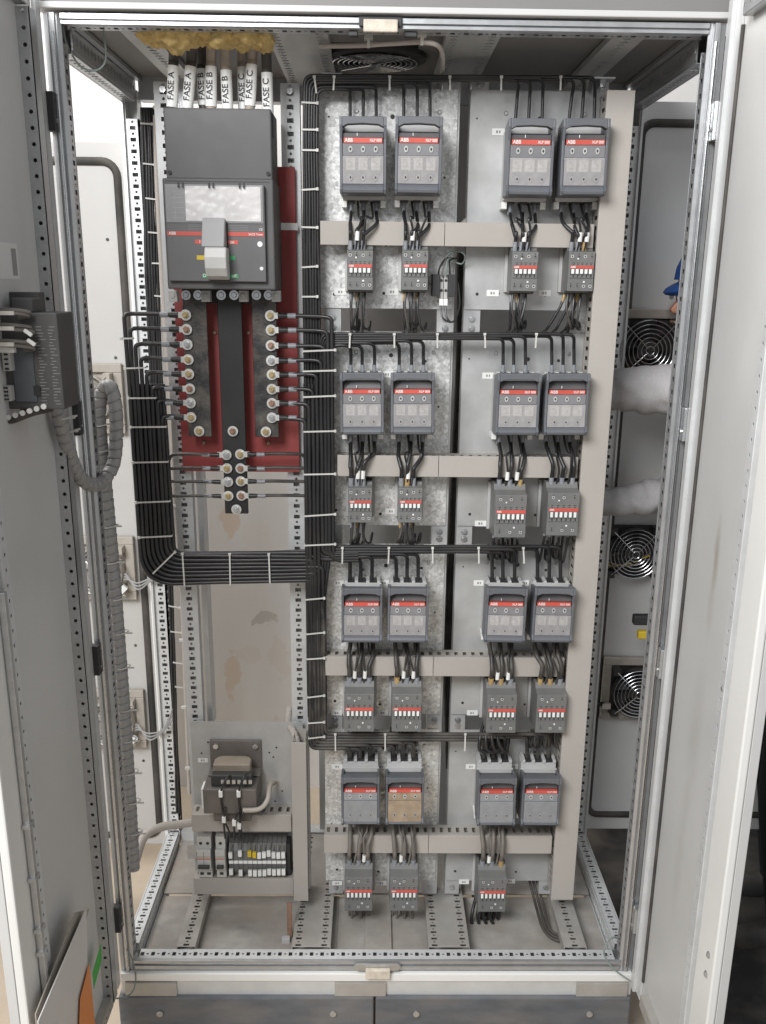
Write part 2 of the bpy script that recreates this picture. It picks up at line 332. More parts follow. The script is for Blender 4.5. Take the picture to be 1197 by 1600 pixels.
def spline(pts, n=8):
    pts = [Vector(p) for p in pts]; out = []; m = len(pts)
    for i in range(m-1):
        p0, p1, p2, p3 = pts[max(i-1, 0)], pts[i], pts[i+1], pts[min(i+2, m-1)]
        for j in range(n):
            t = j/n; out.append(.5*((2*p1)+(-p0+p2)*t+(2*p0-5*p1+4*p2-p3)*t*t+(-p0+3*p1-3*p2+p3)*t**3))
    out.append(pts[-1]); return out

SLOT = [(.0125, .0043, .0068, False), (.0125, .0030, .0030, True)]
ROWN = ['top', 'second', 'third', 'bottom']; ORD = ['first', 'second', 'third', 'fourth']
YP = 0.25     # front of mounting plates

# ================================================================== SETTING
g = obj('floor', MB().box(-6, 6, -5, 6, -.25, -.20), 'concrete'); g['kind'] = 'structure'
wl = obj('room_wall', MB().box(-5, 1.35, 0, .1, -.2, 3.2), 'plaster', loc=(0, 1.3, 0)); wl['kind'] = 'structure'

# ================================================================== CABINET
cab = thing('switch_cabinet', 'open grey steel switchgear cabinet with punched frame and four doors swung wide', 'cabinet', (0, 0, 0))
# corner posts: front
for sx in (-1, 1):
    pts = [(.600, .000), (.592, .000), (.592, .004), (.588, .004), (.588, -.004), (.580, -.004), (.580, .003), (.576, .003), (.576, -.002), (.570, .003), (.570, .006), (.598, .006), (.598, .034), (.600, .034)]
    post = obj('corner_post', MB().prism([(sx*x, y) for x, y in pts], lambda p, q, t: (p, q, t), 0.0, 2.0), 'frame', cab)
    obj('punched_flange', MB().perf((sx*.5705, .006, .045), (0, 0, 1), (0, 1, 0), (-sx, 0, 0), 1.91, .028, SLOT), 'frame', post)
    obj('inner_face', MB().box(sx*.598, sx*.5700, .034, .0355, .04, 1.96), 'frame', post)
    obj('bright_lip', MB().tube([(sx*.5838, -.004, .03), (sx*.5838, -.004, 1.97)], .0028, 8), 'chrome', post, True)
    # back posts: a punched face towards the front
    post = obj('corner_post', MB().box(sx*.600, sx*.592, .556, .60, 0, 2).box(sx*.566, sx*.564, .556, .60, .02, 1.97).box(sx*.600, sx*.595, .545, .556, 0, 2).box(sx*.592, sx*.564, .5985, .600, .02, 1.97), 'frame_light', cab)
    obj('punched_flange', MB().perf((sx*.592 if sx < 0 else .564, .556, .06), (0, 0, 1), (1, 0, 0), (0, -1, 0), 1.85, .028, SLOT), 'frame_light', post)
    obj('punched_flange', MB().perf((sx*.564, .557, .06), (0, 0, 1), (0, 1, 0), (-sx, 0, 0), 1.85, .042, SLOT), 'frame', post)
# front rails
tr = obj('top_rail', MB().prism([(.004, 1.9815), (-.002, 1.983), (-.002, 1.988), (.004, 1.988), (.004, 1.991), (-.004, 1.991), (-.004, 1.999), (.0, 2.0), (.042, 2.0), (.042, 1.982), (.0405, 1.982), (.0405, 1.998), (.006, 1.998), (.006, 1.982)], lambda p, q, t: (t, p, q), -.5695, .5695), 'frame', cab)
obj('punched_flange', MB().perf((-.56, .006, 1.9815), (1, 0, 0), (0, 1, 0), (0, 0, -1), 1.12, .034, SLOT), 'frame', tr)
obj('roof_lip', MB().box(-.612, .612, -.016, .02, 2.0038, 2.0145), 'paint', tr, bevel=.002)
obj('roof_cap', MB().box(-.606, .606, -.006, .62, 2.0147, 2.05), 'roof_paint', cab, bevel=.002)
brl = obj('bottom_rail', MB().prism([(.004, .044), (-.002, .043), (-.002, .036), (.004, .036), (.004, .030), (-.003, .030), (-.003, .020), (.003, .016), (.003, .003), (.042, .003), (.042, .044), (.0405, .044), (.0405, .005), (.006, .005), (.006, .044)], lambda p, q, t: (t, p, q), -.5695, .5695), 'frame', cab)
obj('punched_flange', MB().perf((-.56, .006, .0445), (1, 0, 0), (0, 1, 0), (0, 0, 1), 1.12, .034, SLOT), 'frame_light', brl)
obj('sill_trim', MB().box(-.600, .600, -.012, .0025, -.006, .015), 'paint_white', brl, bevel=.002)
# side rails along the depth
for sx in (-1, 1):
    for top in (0, 1):
        z0, z1 = (1.945, 2.0) if top else (.0, .055)
        m = 'frame' if top else 'frame_light'
        r = obj('side_rail', MB().box(sx*.600, sx*.597, .05, .555, z0, z1).box(sx*.597, sx*.56, .05, .555, z1-.003 if top else z0, z1 if top else z0+.003).box(sx*.5675, sx*.5685, .05, .555, z0+.002, z1-.0035), m, cab)
        obj('punched_flange', MB().perf((sx*.596, .05, z0 if top else z1), (0, 1, 0), (sx*-1, 0, 0), (0, 0, -1 if top else 1), .505, .029, SLOT), m, r)
        obj('punched_flange', MB().perf((sx*.5655, .05, z0+.006), (0, 1, 0), (0, 0, 1), (-sx, 0, 0), .505, .04, SLOT), m, r)
        obj('inner_lip', MB().box(sx*.563, sx*.551, .05, .555, z1-.012, z1-.004) if top else MB().box(sx*.563, sx*.551, .05, .555, z0+.004, z0+.012), m, r)
obj('rear_top_rail', MB().box(-.56, .56, .557, .60, 1.95, 2.0), 'frame', cab)
obj('rear_bottom_rail', MB().box(-.56, .56, .557, .60, 0, .055), 'frame_light', cab)
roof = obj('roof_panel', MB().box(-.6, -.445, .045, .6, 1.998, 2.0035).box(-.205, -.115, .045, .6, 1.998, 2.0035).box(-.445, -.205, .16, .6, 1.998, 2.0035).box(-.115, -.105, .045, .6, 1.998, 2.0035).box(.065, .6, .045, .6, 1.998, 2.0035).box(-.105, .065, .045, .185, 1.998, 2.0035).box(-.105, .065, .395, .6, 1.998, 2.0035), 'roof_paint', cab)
obj('floor_plate', MB().box(-.56, -.10, .04, .30, .010, .016).box(-.10, .56, .04, .30, .0085, .014).box(-.56, .56, .30, .56, .020, .026).box(-.03, .035, .05, .298, .0165, .022), 'floor_metal', cab, bevel=.001)
obj('rear_panel', MB().box(-.165, .56, .575, .585, .03, 1.97), 'paint', cab)
# top and floor mounting rails
def rail(x0, x1, y0, y1, z, face, lp=.022):
    N = (0, 0, face); wdt = x1-x0; mb = MB()
    if wdt > .07:
        mb.perf((x0, y0, z), (0, 1, 0), (1, 0, 0), N, y1-y0, .03, SLOT); mb.perf((x1-.03, y0, z), (0, 1, 0), (1, 0, 0), N, y1-y0, .03, SLOT)
        mb.box(x0+.0301, x1-.0301, y0, y1, z-.0016*face, z)
    else: mb.perf((x0, y0, z), (0, 1, 0), (1, 0, 0), N, y1-y0, wdt, SLOT)
    mb.box(x0, x0+.0015, y0, y1, z-.0016*face, z-lp*face); mb.box(x1-.0015, x1, y0, y1, z-.0016*face, z-lp*face); mb.box(x0+.0015, x1-.0015, y0, y1, z-(lp-.0015)*face, z-lp*face)
    return mb
for (x0, x1) in ((-.477, -.433), (-.204, -.112), (.122, .220), (.446, .500)):
    obj('floor_mounting_rail', rail(x0, x1, .043, .555, .050, 1), 'rail_dusty', cab)
for (x0, x1) in ((-.478, -.424), (-.216, -.105), (.108, .207), (.408, .466)):
    obj('roof_mounting_rail', rail(x0, x1, .043, .555, 1.9828, -1, .012), 'zinc', cab)
# vertical strips that carry the breaker board
for (x, y) in ((-.449, .272), (-.192, .268)):
    s = obj('mounting_strip', MB().perf((x-.018, y, .06), (0, 0, 1), (1, 0, 0), (0, -1, 0), 1.88, .036, SLOT).box(x-.0195, x-.018, y, y+.03, .06, 1.94).box(x+.018, x+.0195, y, y+.03, .06, 1.94).box(x-.018, x+.018, y+.0285, y+.030, .06, 1.94), 'frame_light', cab)
    for z in (1.935, .075): obj('screw', MB().cyl((x, y-.008, z-.01), (x, y, z-.01), .007, 6), 'steel', s)
obj('rear_edge_profile', MB().box(-.424, -.412, .30, .36, .5, 1.95), 'frame', cab)
# posts behind the plates
for (x, y) in ((-.107, .262), (.135, .262), (.192, .262), (.435, .262)):
    s = obj('plate_post', MB().box(x-.018, x+.018, y-.008, y-.0065, .055, 1.95).box(x-.018, x-.0165, y-.0065, y+.03, .055, 1.95).box(x+.0165, x+.018, y-.0065, y+.03, .055, 1.95), 'zinc', cab)
    for z in (1.94, 1.485, 1.465, 1.015, .998, .545, .53, .075):
        obj('screw', MB().ring((x, y-.0085, z), (0, -1, 0), .003, .0075, .0012).cyl((x, y-.0086, z), (x, y-.0135, z), .0048, 6), 'steel', s)
    s = obj('post_bracket', MB().box(x-.022, x+.022, y-.045, y-.004, 1.948, 1.951).box(x-.022, x-.020, y-.045, y-.004, 1.925, 1.951), 'steel', cab)
    obj('screw', MB().cyl((x, y-.028, 1.935), (x, y-.028, 1.948), .007, 8), 'steel', s)
# plinth
for (x0, x1) in ((-.607, -.008), (-.004, .600)):
    p = obj('plinth_trim', MB().box(x0, x1, -.020, .02, -.195, -.045), 'plinth', cab, bevel=.004)
    for fx in (.16, .84): obj('bolt', MB().cyl((x0+(x1-x0)*fx, -.0201, -.088), (x0+(x1-x0)*fx, -.026, -.088), .008, 10), 'steel', p, bevel=.001)
obj('plinth_spacer', MB().box(-.6, .6, -.008, .02, -.045, -.0062), 'frame_light', cab)
for (x0, x1) in ((-.59, -.47), (-.10, .02), (.47, .59)): obj('plinth_foot', MB().box(x0, x1, -.016, -.0082, -.044, -.008), 'rail_dusty', cab)
# latch keepers in the middle of the rails
k = obj('latch_keeper', MB().box(-.048, .028, -.010, -.0045, 1.984, 2.0).box(-.066, -.05, .006, .02, 1.972, 1.981).box(.032, .055, .006, .02, 1.972, 1.981), 'contactor_dark', cab, bevel=.002)
obj('latch_block', MB().box(-.040, .020, -.020, -.0101, 1.974, 1.994), 'dirty_white', k, bevel=.002)
k = obj('latch_keeper', MB().prism([(x*.055+(.02 if x > 0 else -.02) if False else x, z) for x, z in [(-.055, .036), (-.048, .043), (.048, .043), (.055, .036), (.055, .030), (.048, .023), (-.048, .023), (-.055, .030)]], lambda p, q, t: (p, t, q), -.012, -.0035), 'steel', cab, bevel=.002)
obj('latch_block', MB().box(-.028, .030, -.024, -.0121, .008, .034), 'dirty_white', k, bevel=.003)

# ---- front doors (open 90 degrees)
def front_door(sx, fe, lip):
    X = lambda a: sx*a
    d = obj('front_door', MB().box(X(.622), X(.606), fe, -.03 if sx > 0 else -.045, -.005, 2.03), 'paint' if sx < 0 else 'paint_door', cab, bevel=.001)
    if sx < 0: obj('hinge_fold', MB().box(-.6055, -.598, -.0449, -.020, -.003, 2.028), 'frame_light', d)
    if sx > 0: obj('hinge_fold', MB().box(X(.6055), X(.592), -.050, -.030, -.003, 2.028).box(X(.6055), X(.600), -.078, -.0505, -.003, 2.028), 'frame_light', d)
    obj('free_edge', MB().box(X(.6055), X(.590), fe, fe+lip, -.003, 2.028), 'paint_white', d, bevel=.003)
    obj('gasket', MB().tube([(X(.603), -.083, .05), (X(.603), -.083, 1.98)], .0035, 8), 'gasket', d, True)
    if sx < 0:
        ft = obj('door_frame_tube', MB().perf((-.6058, -.130, .03), (0, 0, 1), (1, 0, 0), (0, -1, 0), 1.95, .0225, [(.0125, 0, 0, 0), (.0125, .0036, .0036, True)]).box(-.5848, -.5833, -.130, -.100, .03, 1.98).box(-.6055, -.5849, -.1015, -.100, .03, 1.98), 'frame', d)
    for yy, hw in (((-.475, .014),) if sx < 0 else ((-.384, .013),)):
        st = MB().perf((X(.588), yy-hw, .03), (0, 0, 1), (0, 1, 0), (-sx, 0, 0), 1.95, 2*hw, [(.0125, 0, 0, 0), (.0125, .0034, .0034, True)])
        st.box(X(.606), X(.589), yy-hw-.0015, yy-hw, .03, 1.98).box(X(.606), X(.589), yy+hw, yy+hw+.0015, .03, 1.98)
        obj('punched_tube', st, 'frame_light', d)
    for zz, m in ((.03, 'rail_dusty'), (2.0, 'frame')):
        obj('punched_tube', MB().perf((X(.588), fe+lip+.01, zz-.014), (0, 1, 0), (0, 0, 1), (-sx, 0, 0), -.12-fe-lip-.01, .028, [(.0125, 0, 0, 0), (.0125, .0034, .0034, True)]).box(X(.606), X(.589), fe+lip+.01, -.12, zz-.0155, zz-.014).box(X(.606), X(.589), fe+lip+.01, -.12, zz+.014, zz+.0155), m, d)
    for zz in (.17, .80, 1.30, 1.84):
        h = obj('hinge', MB().box(X(.604), X(.586), -.028, -.006, zz-.032, zz+.032), 'contactor_dark' if sx < 0 else 'chrome', d, bevel=.001)
        obj('hinge_screw', MB().cyl((X(.5858), -.017, zz-.014), (X(.583), -.017, zz-.014), .004, 8), 'chrome', h)
    return d
dl = front_door(-1, -.585, .07); dr = front_door(1, -.500, .085)
obj('shadow_gap_strip', MB().box(.6006, .604, -.0285, .003, .02, 1.98), 'gasket', dr)  # black strip added to darken the gap where only shade falls
for (px, py) in ((1107, 1492), (1103, 1522), (1130, 1076)):
    p = P(px, py, X=.5895); obj('rivet', MB().cyl(p, p-Vector((.003, 0, 0)), .007, 12, .004), 'steel', dr)
# lock rod gear on the left door, near its free edge
lk = obj('lock_rod', MB().box(-.588, -.578, -.520, -.508, .30, 1.1), 'steel', dl, bevel=.001)
for zz in (.70, .60, .50, .455): obj('rod_guide', MB().box(-.588, -.575, -.528, -.504, zz-.004, zz+.004), 'steel', dl, bevel=.001)
p = P(12, 410, X=-.6055); st = obj('door_sticker', MB().box(-.6058, -.6052, p.y-.04, p.y+.05, p.z-.025, p.z+.03), 'paint_white', dl)
obj('printed_block', MB().box(-.6052, -.6049, p.y+.02, p.y+.042, p.z-.02, p.z+.022), 'ink_grey', st)

# ---- side doors hinged on the back posts, standing open in line with the back
def rrect(cx0, cx1, z0, z1, r, y, n=6):
    pts = []
    for (cx, cz, a0) in ((cx1-r, z1-r, 0), (cx0+r, z1-r, 90), (cx0+r, z0+r, 180), (cx1-r, z0+r, 270)):
        for i in range(n+1):
            a = math.radians(a0+90*i/n); pts.append((cx+r*math.cos(a), y, cz+r*math.sin(a)))
    return pts
sd = obj('side_door', MB().box(-1.19, -.606, .615, .632, -.02, 1.868), 'paint_dimmed', cab, bevel=.002)
obj('gasket', MB().tube(rrect(-1.17, -.634, .012, 1.825, .035, .613), .0095, 8, closed=True), 'gasket', sd, True)
obj('door_fold', MB().box(-.615, -.606, .598, .6149, -.02, 1.868), 'paint_white', sd)
for z in (1.60, 1.32, .55, .2): obj('hole_plug', MB().cyl((-.668, .6148, z+.05), (-.668, .6135, z+.05), .004, 8), 'gasket', sd)
sdr = obj('side_door', MB().box(.606, 1.19, .615, .632, .035, 1.972), 'paint', cab, bevel=.002)
obj('gasket', MB().tube(rrect(.614, 1.17, .085, 1.925, .03, .613), .0095, 8, closed=True), 'gasket', sdr, True)

# ================================================================== FANS
def fan(x, y, z, label, s=.15, open_left=False, frame=True, group=None, tint='fan_black', N=-1):
    t = thing('cabinet_fan', label, 'fan', (x, y, z), 'filter fans on the side doors')
    L = lambda mb, n, m, par=t, **k: obj(n, mb, m, par, world=False, **k)
    h = s/2
    fr = MB()
    if frame:
        a = h+.022
        for (x0, x1, z0, z1) in ((-a, a, h, a), (-a, a, -a, -h), (-a, -h, -h, h), (h, a, -h, h)): fr.box(x0, x1, -.018, 0, z0, z1)
        L(fr, 'mounting_frame', 'fan_frame', bevel=.002)
    b = MB(); b.ring((0, -.03, 0), (0, -1, 0), h*.93, h*.99, .022, 24)
    for (cx, cz) in ((-1, -1), (1, -1), (1, 1), (-1, 1)): b.box(cx*h, cx*h*.72, -.05, -.002, cz*h, cz*h*.72)
    b.box(-h, h, -.006, -.002, -h, h)
    L(b, 'housing', tint, bevel=.001)
    L(MB().cyl((0, -.04, 0), (0, -.008, 0), h*.34, 20), 'hub', tint, bevel=.002)
    bl = MB()
    for i in range(7):
        a = 2*math.pi*i/7; c, sn = math.cos(a), math.sin(a)
        bl.add([(c*h*.3-sn*.004, -.035, sn*h*.3+c*.004), (c*h*.9-sn*.03, -.03, sn*h*.9+c*.03), (c*h*.9+sn*.012, -.012, sn*h*.9-c*.012), (c*h*.3+sn*.012, -.014, sn*h*.3-c*.012)], [(0, 1, 2, 3)])
    L(bl, 'impeller', tint)
    gd = MB(); n = 7
    for i in range(n):
        r = h*(.14+.83*i/(n-1)); gd.tube([(r*math.cos(q), -.055-.008*(1-i/n), r*math.sin(q)) for q in [2*math.pi*j/28 for j in range(28)]], .0011, 5, closed=True)
    for a in (45, 135, 225, 315):
        c, sn = math.cos(math.radians(a)), math.sin(math.radians(a)); gd.tube([(c*h*.1, -.061, sn*h*.1), (c*h*.98, -.054, sn*h*.98), (c*h*1.22, -.05, sn*h*1.22)], .0013, 5)
    L(gd, 'wire_guard', 'chrome', smooth=True)
    return t
fan(.662, .610, 1.405, 'black fan with wire guard on right side door behind the raised upper sleeve', .15)
fan(.672, .610, .885, 'black fan with wire guard just below the lower grey sleeve', .135, frame=False)
fan(.715, .610, .488, 'lowest fan on right side door in a dusty square frame', .14)
for (z, wd) in ((1.27, 'highest'), (.825, 'middle'), (.388, 'lowest')):
    fan(-.738-.0*(z), .610, z, f'{wd} pale framed fan on the left side door behind the grey hose', .13, tint='fan_frame')

# ================================================================== MOUNTING PLATES
PT = [1.930, 1.457, .986, .520]; PB = [1.505, 1.030, .561, .097]
PLX = [(-.132, .148), (.175, .441)]
def sticker(px, py, par, w=.026, h=.013, Y=YP-.0012, txt=None):
    p = P(px, py, Y=Y); s = obj('label_sticker', MB().box(p.x-w/2, p.x+w/2, Y, Y+.001, p.z-h/2, p.z+h/2), 'white', par)
    obj('printed_mark', MB().box(p.x-.005, p.x-.001, Y-.0003, Y-.0001, p.z-.0025, p.z+.0025).box(p.x+.001, p.x+.004, Y-.0003, Y-.0001, p.z-.0025, p.z+.0025), 'ink_grey', s)
plates = {}
for r in range(4):
    for c in range(2):
        x0, x1 = PLX[c]; z0, z1 = PB[r], PT[r]
        t = thing('mounting_plate', f'{"spangled galvanised" if c == 0 else "smooth grey zinc"} mounting plate, {ROWN[r]} one of the {"left" if c == 0 else "right"} column', 'mounting plate', ((x0+x1)/2, YP, z0), 'steel plates behind the switchgear')
        plates[r, c] = t
        obj('plate', MB().box(x0, x1, YP, YP+.002, z0, z1).box(x0, x0+.002, YP+.002, YP+.016, z0, z1).box(x1-.002, x1, YP+.002, YP+.016, z0, z1), 'galv' if c == 0 else 'zinc', t)
        rnd = random.Random(r*2+c); H = MB()
        for (fx, fz, rr) in ((.06, .87, .0016), (.33, .86, .0026), (.53, .88, .004), (.80, .86, .003), (.06, .38, .0016), (.48, .30, .0028), (.93, .30, .002), (.10, .07, .003), (.28, .07, .002), (.47, .065, .003), (.66, .07, .0026), (.45, .50, .002), (.92, .62, .002)):
            p = (x0+(x1-x0)*fx+rnd.uniform(-.004, .004), YP-.0004, z0+(z1-z0)*fz+rnd.uniform(-.004, .004)); H.cyl(p, (p[0], YP+.0005, p[2]), rr*1.15, 10)
        obj('drilled_holes', H, 'ink', t)
        for fx in (.27, .87): 
            p = Vector((x0+(x1-x0)*fx, YP, z0+(z1-z0)*.90)); obj('screw', MB().cyl(p, p-Vector((0, .003, 0)), .005, 8, .003), 'steel', t)
for (px, py, r, c) in ((779, 206, 0, 1), (532, 456, 0, 0), (613, 456, 0, 0), (770, 458, 0, 1), (851, 458, 0, 1), (763, 587, 1, 1), (605, 585, 1, 0), (611, 799, 1, 0), (751, 818, 1, 1), (528, 911, 2, 0), (600, 911, 2, 0), (749, 911, 2, 1), (821, 911, 2, 1), (526, 1114, 2, 0), (598, 1114, 2, 0), (738, 1114, 2, 1), (527, 1198, 3, 0), (596, 1198, 3, 0), (736, 1198, 3, 1), (802, 1198, 3, 1), (527, 1380, 3, 0), (596, 1380, 3, 0), (725, 1378, 3, 1), (797, 1377, 3, 1)):
    sticker(px, py, plates[r, c])
t = thing('mounting_plate', 'small grey plate behind the transformer at lower left', 'mounting plate', (-.3, YP, .1))
obj('plate', MB().box(P(299, 1160, Y=YP).x, -.185, YP, YP+.002, .115, .538), 'zinc', t)
H = MB()
for (px, py) in ((325, 1160), (315, 1177), (421, 1176), (432, 1168), (427, 1183), (441, 1236), (430, 1252)): p = P(px, py, Y=YP-.0003); H.cyl(p, p+Vector((0, .001, 0)), .0025, 8)
obj('drilled_holes', H, 'ink', t); sticker(317, 1188, t, .024, .011)

# ================================================================== WIRING DUCTS
DSL = [(.02, .0042, .019, False)]
def hduct(x0, x1, z0, z1, yf, yb, label):
    t = thing('wiring_duct', label, 'wiring duct', ((x0+x1)/2, yb, z0), 'beige wiring ducts')
    xj = .125 if x1 > 0 else x0+.3
    for (p0, p1) in (((x0, xj-.0005), (xj+.0005, x1)) if x1 > xj else ((x0, x1),)):
        obj('duct_cover', MB().box(p0, p1, yf, yf+.003, z0, z1).box(p0, p1, yf+.003, yf+.010, z1-.002, z1).box(p0, p1, yf+.003, yf+.010, z0, z0+.002), 'duct', t, bevel=.0012)
    obj('slotted_wall', MB().perf((x0, yf+.010, z1-.003), (1, 0, 0), (0, 1, 0), (0, 0, 1), x1-x0, yb-yf-.010, [(.02, .0042, (yb-yf-.010)*.24, False)]), 'duct', t)
    obj('slotted_wall', MB().perf((x0, yf+.010, z0+.003), (1, 0, 0), (0, 1, 0), (0, 0, -1), x1-x0, yb-yf-.010, [(.02, .0042, (yb-yf-.010)*.24, False)]), 'duct', t)
    obj('duct_back', MB().box(x0, x1, yb-.003, yb-.0005, z0+.004, z1-.004), 'duct', t)
    return t
DZ = [(1.630, 1.676), (1.153, 1.199), (.684, .731), (.213, .262)]
for r in range(4): 
    hduct((-.129, -.096, -.130, -.133)[r], .430, *DZ[r], .190, YP-.0005, f'beige horizontal wiring duct across the {ROWN[r]} row of switchgear')
hduct(P(300, 1294, Y=.19).x, -.212, .272, .318, .190, YP-.0005, 'short beige duct below the transformer')
hduct(P(303, 1390, Y=.19).x, -.210, .094, .140, .190, YP-.0005, 'short beige duct below the miniature breakers')
def vduct(x0, x1, z0, z1, yf, yb, label):
    t = thing('wiring_duct', label, 'wiring duct', ((x0+x1)/2, yb, z0), 'beige wiring ducts')
    obj('duct_cover', MB().box(x0, x1, yf, yf+.003, z0, z1).box(x0, x0+.002, yf+.003, yf+.010, z0, z1).box(x1-.002, x1, yf+.003, yf+.010, z0, z1), 'duct', t, bevel=.0012)
    for xx, nx in ((x0+.003, -1), (x1-.003, 1)):
        obj('slotted_wall', MB().perf((xx, yf+.010, z0), (0, 0, 1), (0, 1, 0), (nx, 0, 0), z1-z0, yb-yf-.010, [(.02, .0042, (yb-yf-.010)*.24, False)]), 'duct', t)
    obj('duct_back', MB().box(x0+.004, x1-.004, yb-.003, yb-.0005, z0, z1), 'duct', t)
    return t
vduct(.433, .488, .094, 1.920, .170, YP-.0006, 'tall beige vertical duct along the right edge of the panel')
vduct(-.208, -.172, .089, .522, .170, YP-.0006, 'short beige vertical duct right of the transformer')

# ================================================================== FUSE SWITCHES
def make_fuse(kind, clear='clear'):
    t = thing('fuse_switch', '', 'fuse switch', (0, 0, 0), 'three pole fuse switches')
    L = lambda mb, n, m, par=t, **k: obj(n, mb, m, par, world=False, **k)
    zt = .078 if kind == 'C' else .062
    b = MB().box(-.042, .042, -.050, -.0005, -.070, zt-.008)
    for x in (-.040, -.0165, .0095, .034): b.box(x, x+.0075, -.052, -.004, zt-.0079, zt)
    b.box(-.044, .044, -.056, -.0505, -.068, .058)
    L(b, 'base', 'lightgrey', bevel=.0008)
    for x in (-.0395, .0395): L(MB().box(x-.0055, x+.0055, -.046, -.001, -.083, -.0703), 'foot', 'palecap', bevel=.001)
    for x in (-.026, 0, .026):
        L(MB().box(x-.007, x+.007, -.047, -.012, zt-.0078, zt-.003), 'terminal', 'contactor_dark')
        L(MB().box(x-.008, x+.008, -.044, -.012, -.0735, -.0702), 'terminal', 'contactor_dark')
    fr = MB()
    prof = [(-.0565, .056), (-.106, .064), (-.119, .064), (-.121, .050), (-.113, .028), (-.113, -.046), (-.121, -.056), (-.116, -.064), (-.0565, -.064)]
    for (a, c) in ((-.0455, -.0400), (.0400, .0455)): L(MB().prism(prof, lambda p, q, x: (x, p, q), a, c), 'side_cheek', 'bluegrey', bevel=.0012)
    hb = .0495
    hd = MB().prism([(-.0400, .0640), (.0400, .0640), (.0400, hb-.003), (.030, hb+.0015), (0, hb+.003), (-.030, hb+.0015), (-.0400, hb-.003)], lambda p, q, y: (p, y, q), -.1205, -.100)
    L(hd, 'handle', 'bluegrey', bevel=.0012)
    bb = [(-.0565, -.0475), (-.113, -.0475), (-.118, -.052), (-.121, -.057), (-.119, -.062), (-.112, -.064), (-.0565, -.064)]
    if kind == 'C': bb = [(-.0565, -.056), (-.112, -.056), (-.116, -.060), (-.112, -.064), (-.0565, -.064)]
    L(MB().prism(bb, lambda p, q, x: (x, p, q), -.0399, .0399), 'bottom_rim', 'bluegrey', bevel=.001)
    if kind == 'A': L(MB().box(-.0395, .0395, -.108, -.0565, .0300, .0385).box(-.0395, .0395, -.062, -.0565, .0386, .046), 'shroud', 'shroud', bevel=.001)
    else:
        L(MB().prism([(-.0565, .0475), (-.0985, .0475), (-.104, .0300), (-.0565, .0300)], lambda p, q, x: (x, p, q), -.0395, .0395), 'shroud', 'shroud', bevel=.001)
        L(MB().add([(-.0390, -.1008, .0455), (-.022, -.1008, .0455), (-.036, -.1046, .0325), (-.0390, -.1046, .0325)], [(0, 1, 2, 3)]), 'shroud_inset', 'contactor_dark')
    L(MB().box(-.012, -.0108, -.1095, -.1085, .033, .038), 'seal_pin', 'white')
    s = L(MB().box(-.0375, .0375, -.1130, -.1040, .0214, .0297), 'brand_strip', 'red_strip')
    o = bpy.data.objects.new('lettering', text_mesh('ABB', .0088, 'white', 'LEFT')); COL.objects.link(o); o.parent = s; o.location = (-.0355, -.1133, .0256)
    o = bpy.data.objects.new('lettering', text_mesh('XLP 000', .0066, 'white', 'RIGHT')); COL.objects.link(o); o.parent = s; o.location = (.0358, -.1133, .0255)
    zb = -.0475 if kind != 'C' else -.0560
    L(MB().box(-.0395, .0395, -.1115, -.1095, .0004, .0212), 'upper_window', 'clear_dark' if kind != 'C' else clear, bevel=.0006)
    L(MB().box(-.0398, .0398, -.1150, -.1130, zb+.0005, -.0002).box(-.0398, .0398, -.1129, -.100, -.0030, -.0002), 'lower_window', clear, bevel=.0006)
    for x in (-.0245, 0, .0245):
        if kind != 'C':
            f = L(MB().box(x-.0090, x+.0090, -.1120, -.060, -.0240, -.0035), 'fuse_link', 'cream', bevel=.001)
            L(MB().box(x-.006, x+.006, -.1124, -.1121, -.0075, -.0058).box(x-.006, x+.001, -.1124, -.1121, -.0108, -.0093).cyl((x+.002, -.1121, -.0135), (x+.002, -.1124, -.0135), .0018, 8).box(x-.006, x+.006, -.1124, -.1121, -.0188, -.0176), 'print', 'ink_grey', f)
        else: L(MB().box(x-.0088, x+.0088, -.095, -.060, -.026, -.004), 'fuse_link', 'contactor', bevel=.001)
        for (z, y, d) in ((.0110, -.1116, .0021), (-.0365, -.1151, .0016)):
            p = L(MB().ring((x, y, z), (0, -1, 0), .0020, .0040, .0012, 14, 1.35), 'test_port', 'lightgrey' if z > 0 else 'clear')
            L(MB().cyl((x, y-.0002, z), (x, y-.0006, z), d, 10), 'port_hole', 'ink', p)
    L(MB().box(-.0395, .0395, -.0600, -.0565, -.0640, .0298), 'inner_tray', 'handle_grey' if kind != 'C' else 'lightgrey')
    return t
YF = .135
FB = [[(531, 181, 604, 304), (618, 181, 691, 304), (792, 184, 866, 307), (876, 184, 951, 307)],
      [(533, 582, 598, 680), (611, 582, 679, 680), (774, 583, 843.5, 681), (852, 583, 920, 681)],
      [(535, 921, 594, 1002), (606, 921, 669, 1002), (760, 921, 822, 1002), (834, 921, 896, 1002)],
      [(535, 1214, 592, 1289), (603, 1214, 661, 1289), (746, 1216, 806, 1290), (815, 1216, 876, 1290)]]
protoF = {}
FC = {}
def place_fuse(r, c, key, kind, clear, label):
    a, b = P(*FB[r][c][:2], Y=YF), P(*FB[r][c][2:], Y=YF); loc = Vector(((a.x+b.x)/2, YP, (a.z+b.z)/2))
    FC[r, c] = loc
    if key not in protoF:
        t = make_fuse(kind, clear); t.location = loc; t['label'] = label; protoF[key] = t
    else: t = dup(protoF[key], loc, label)
    t.rotation_euler = (0, random.uniform(-.012, .012), random.uniform(-.01, .01))
    if r == 0: t.scale = (1.0, 1.0, 1.08)
    return t
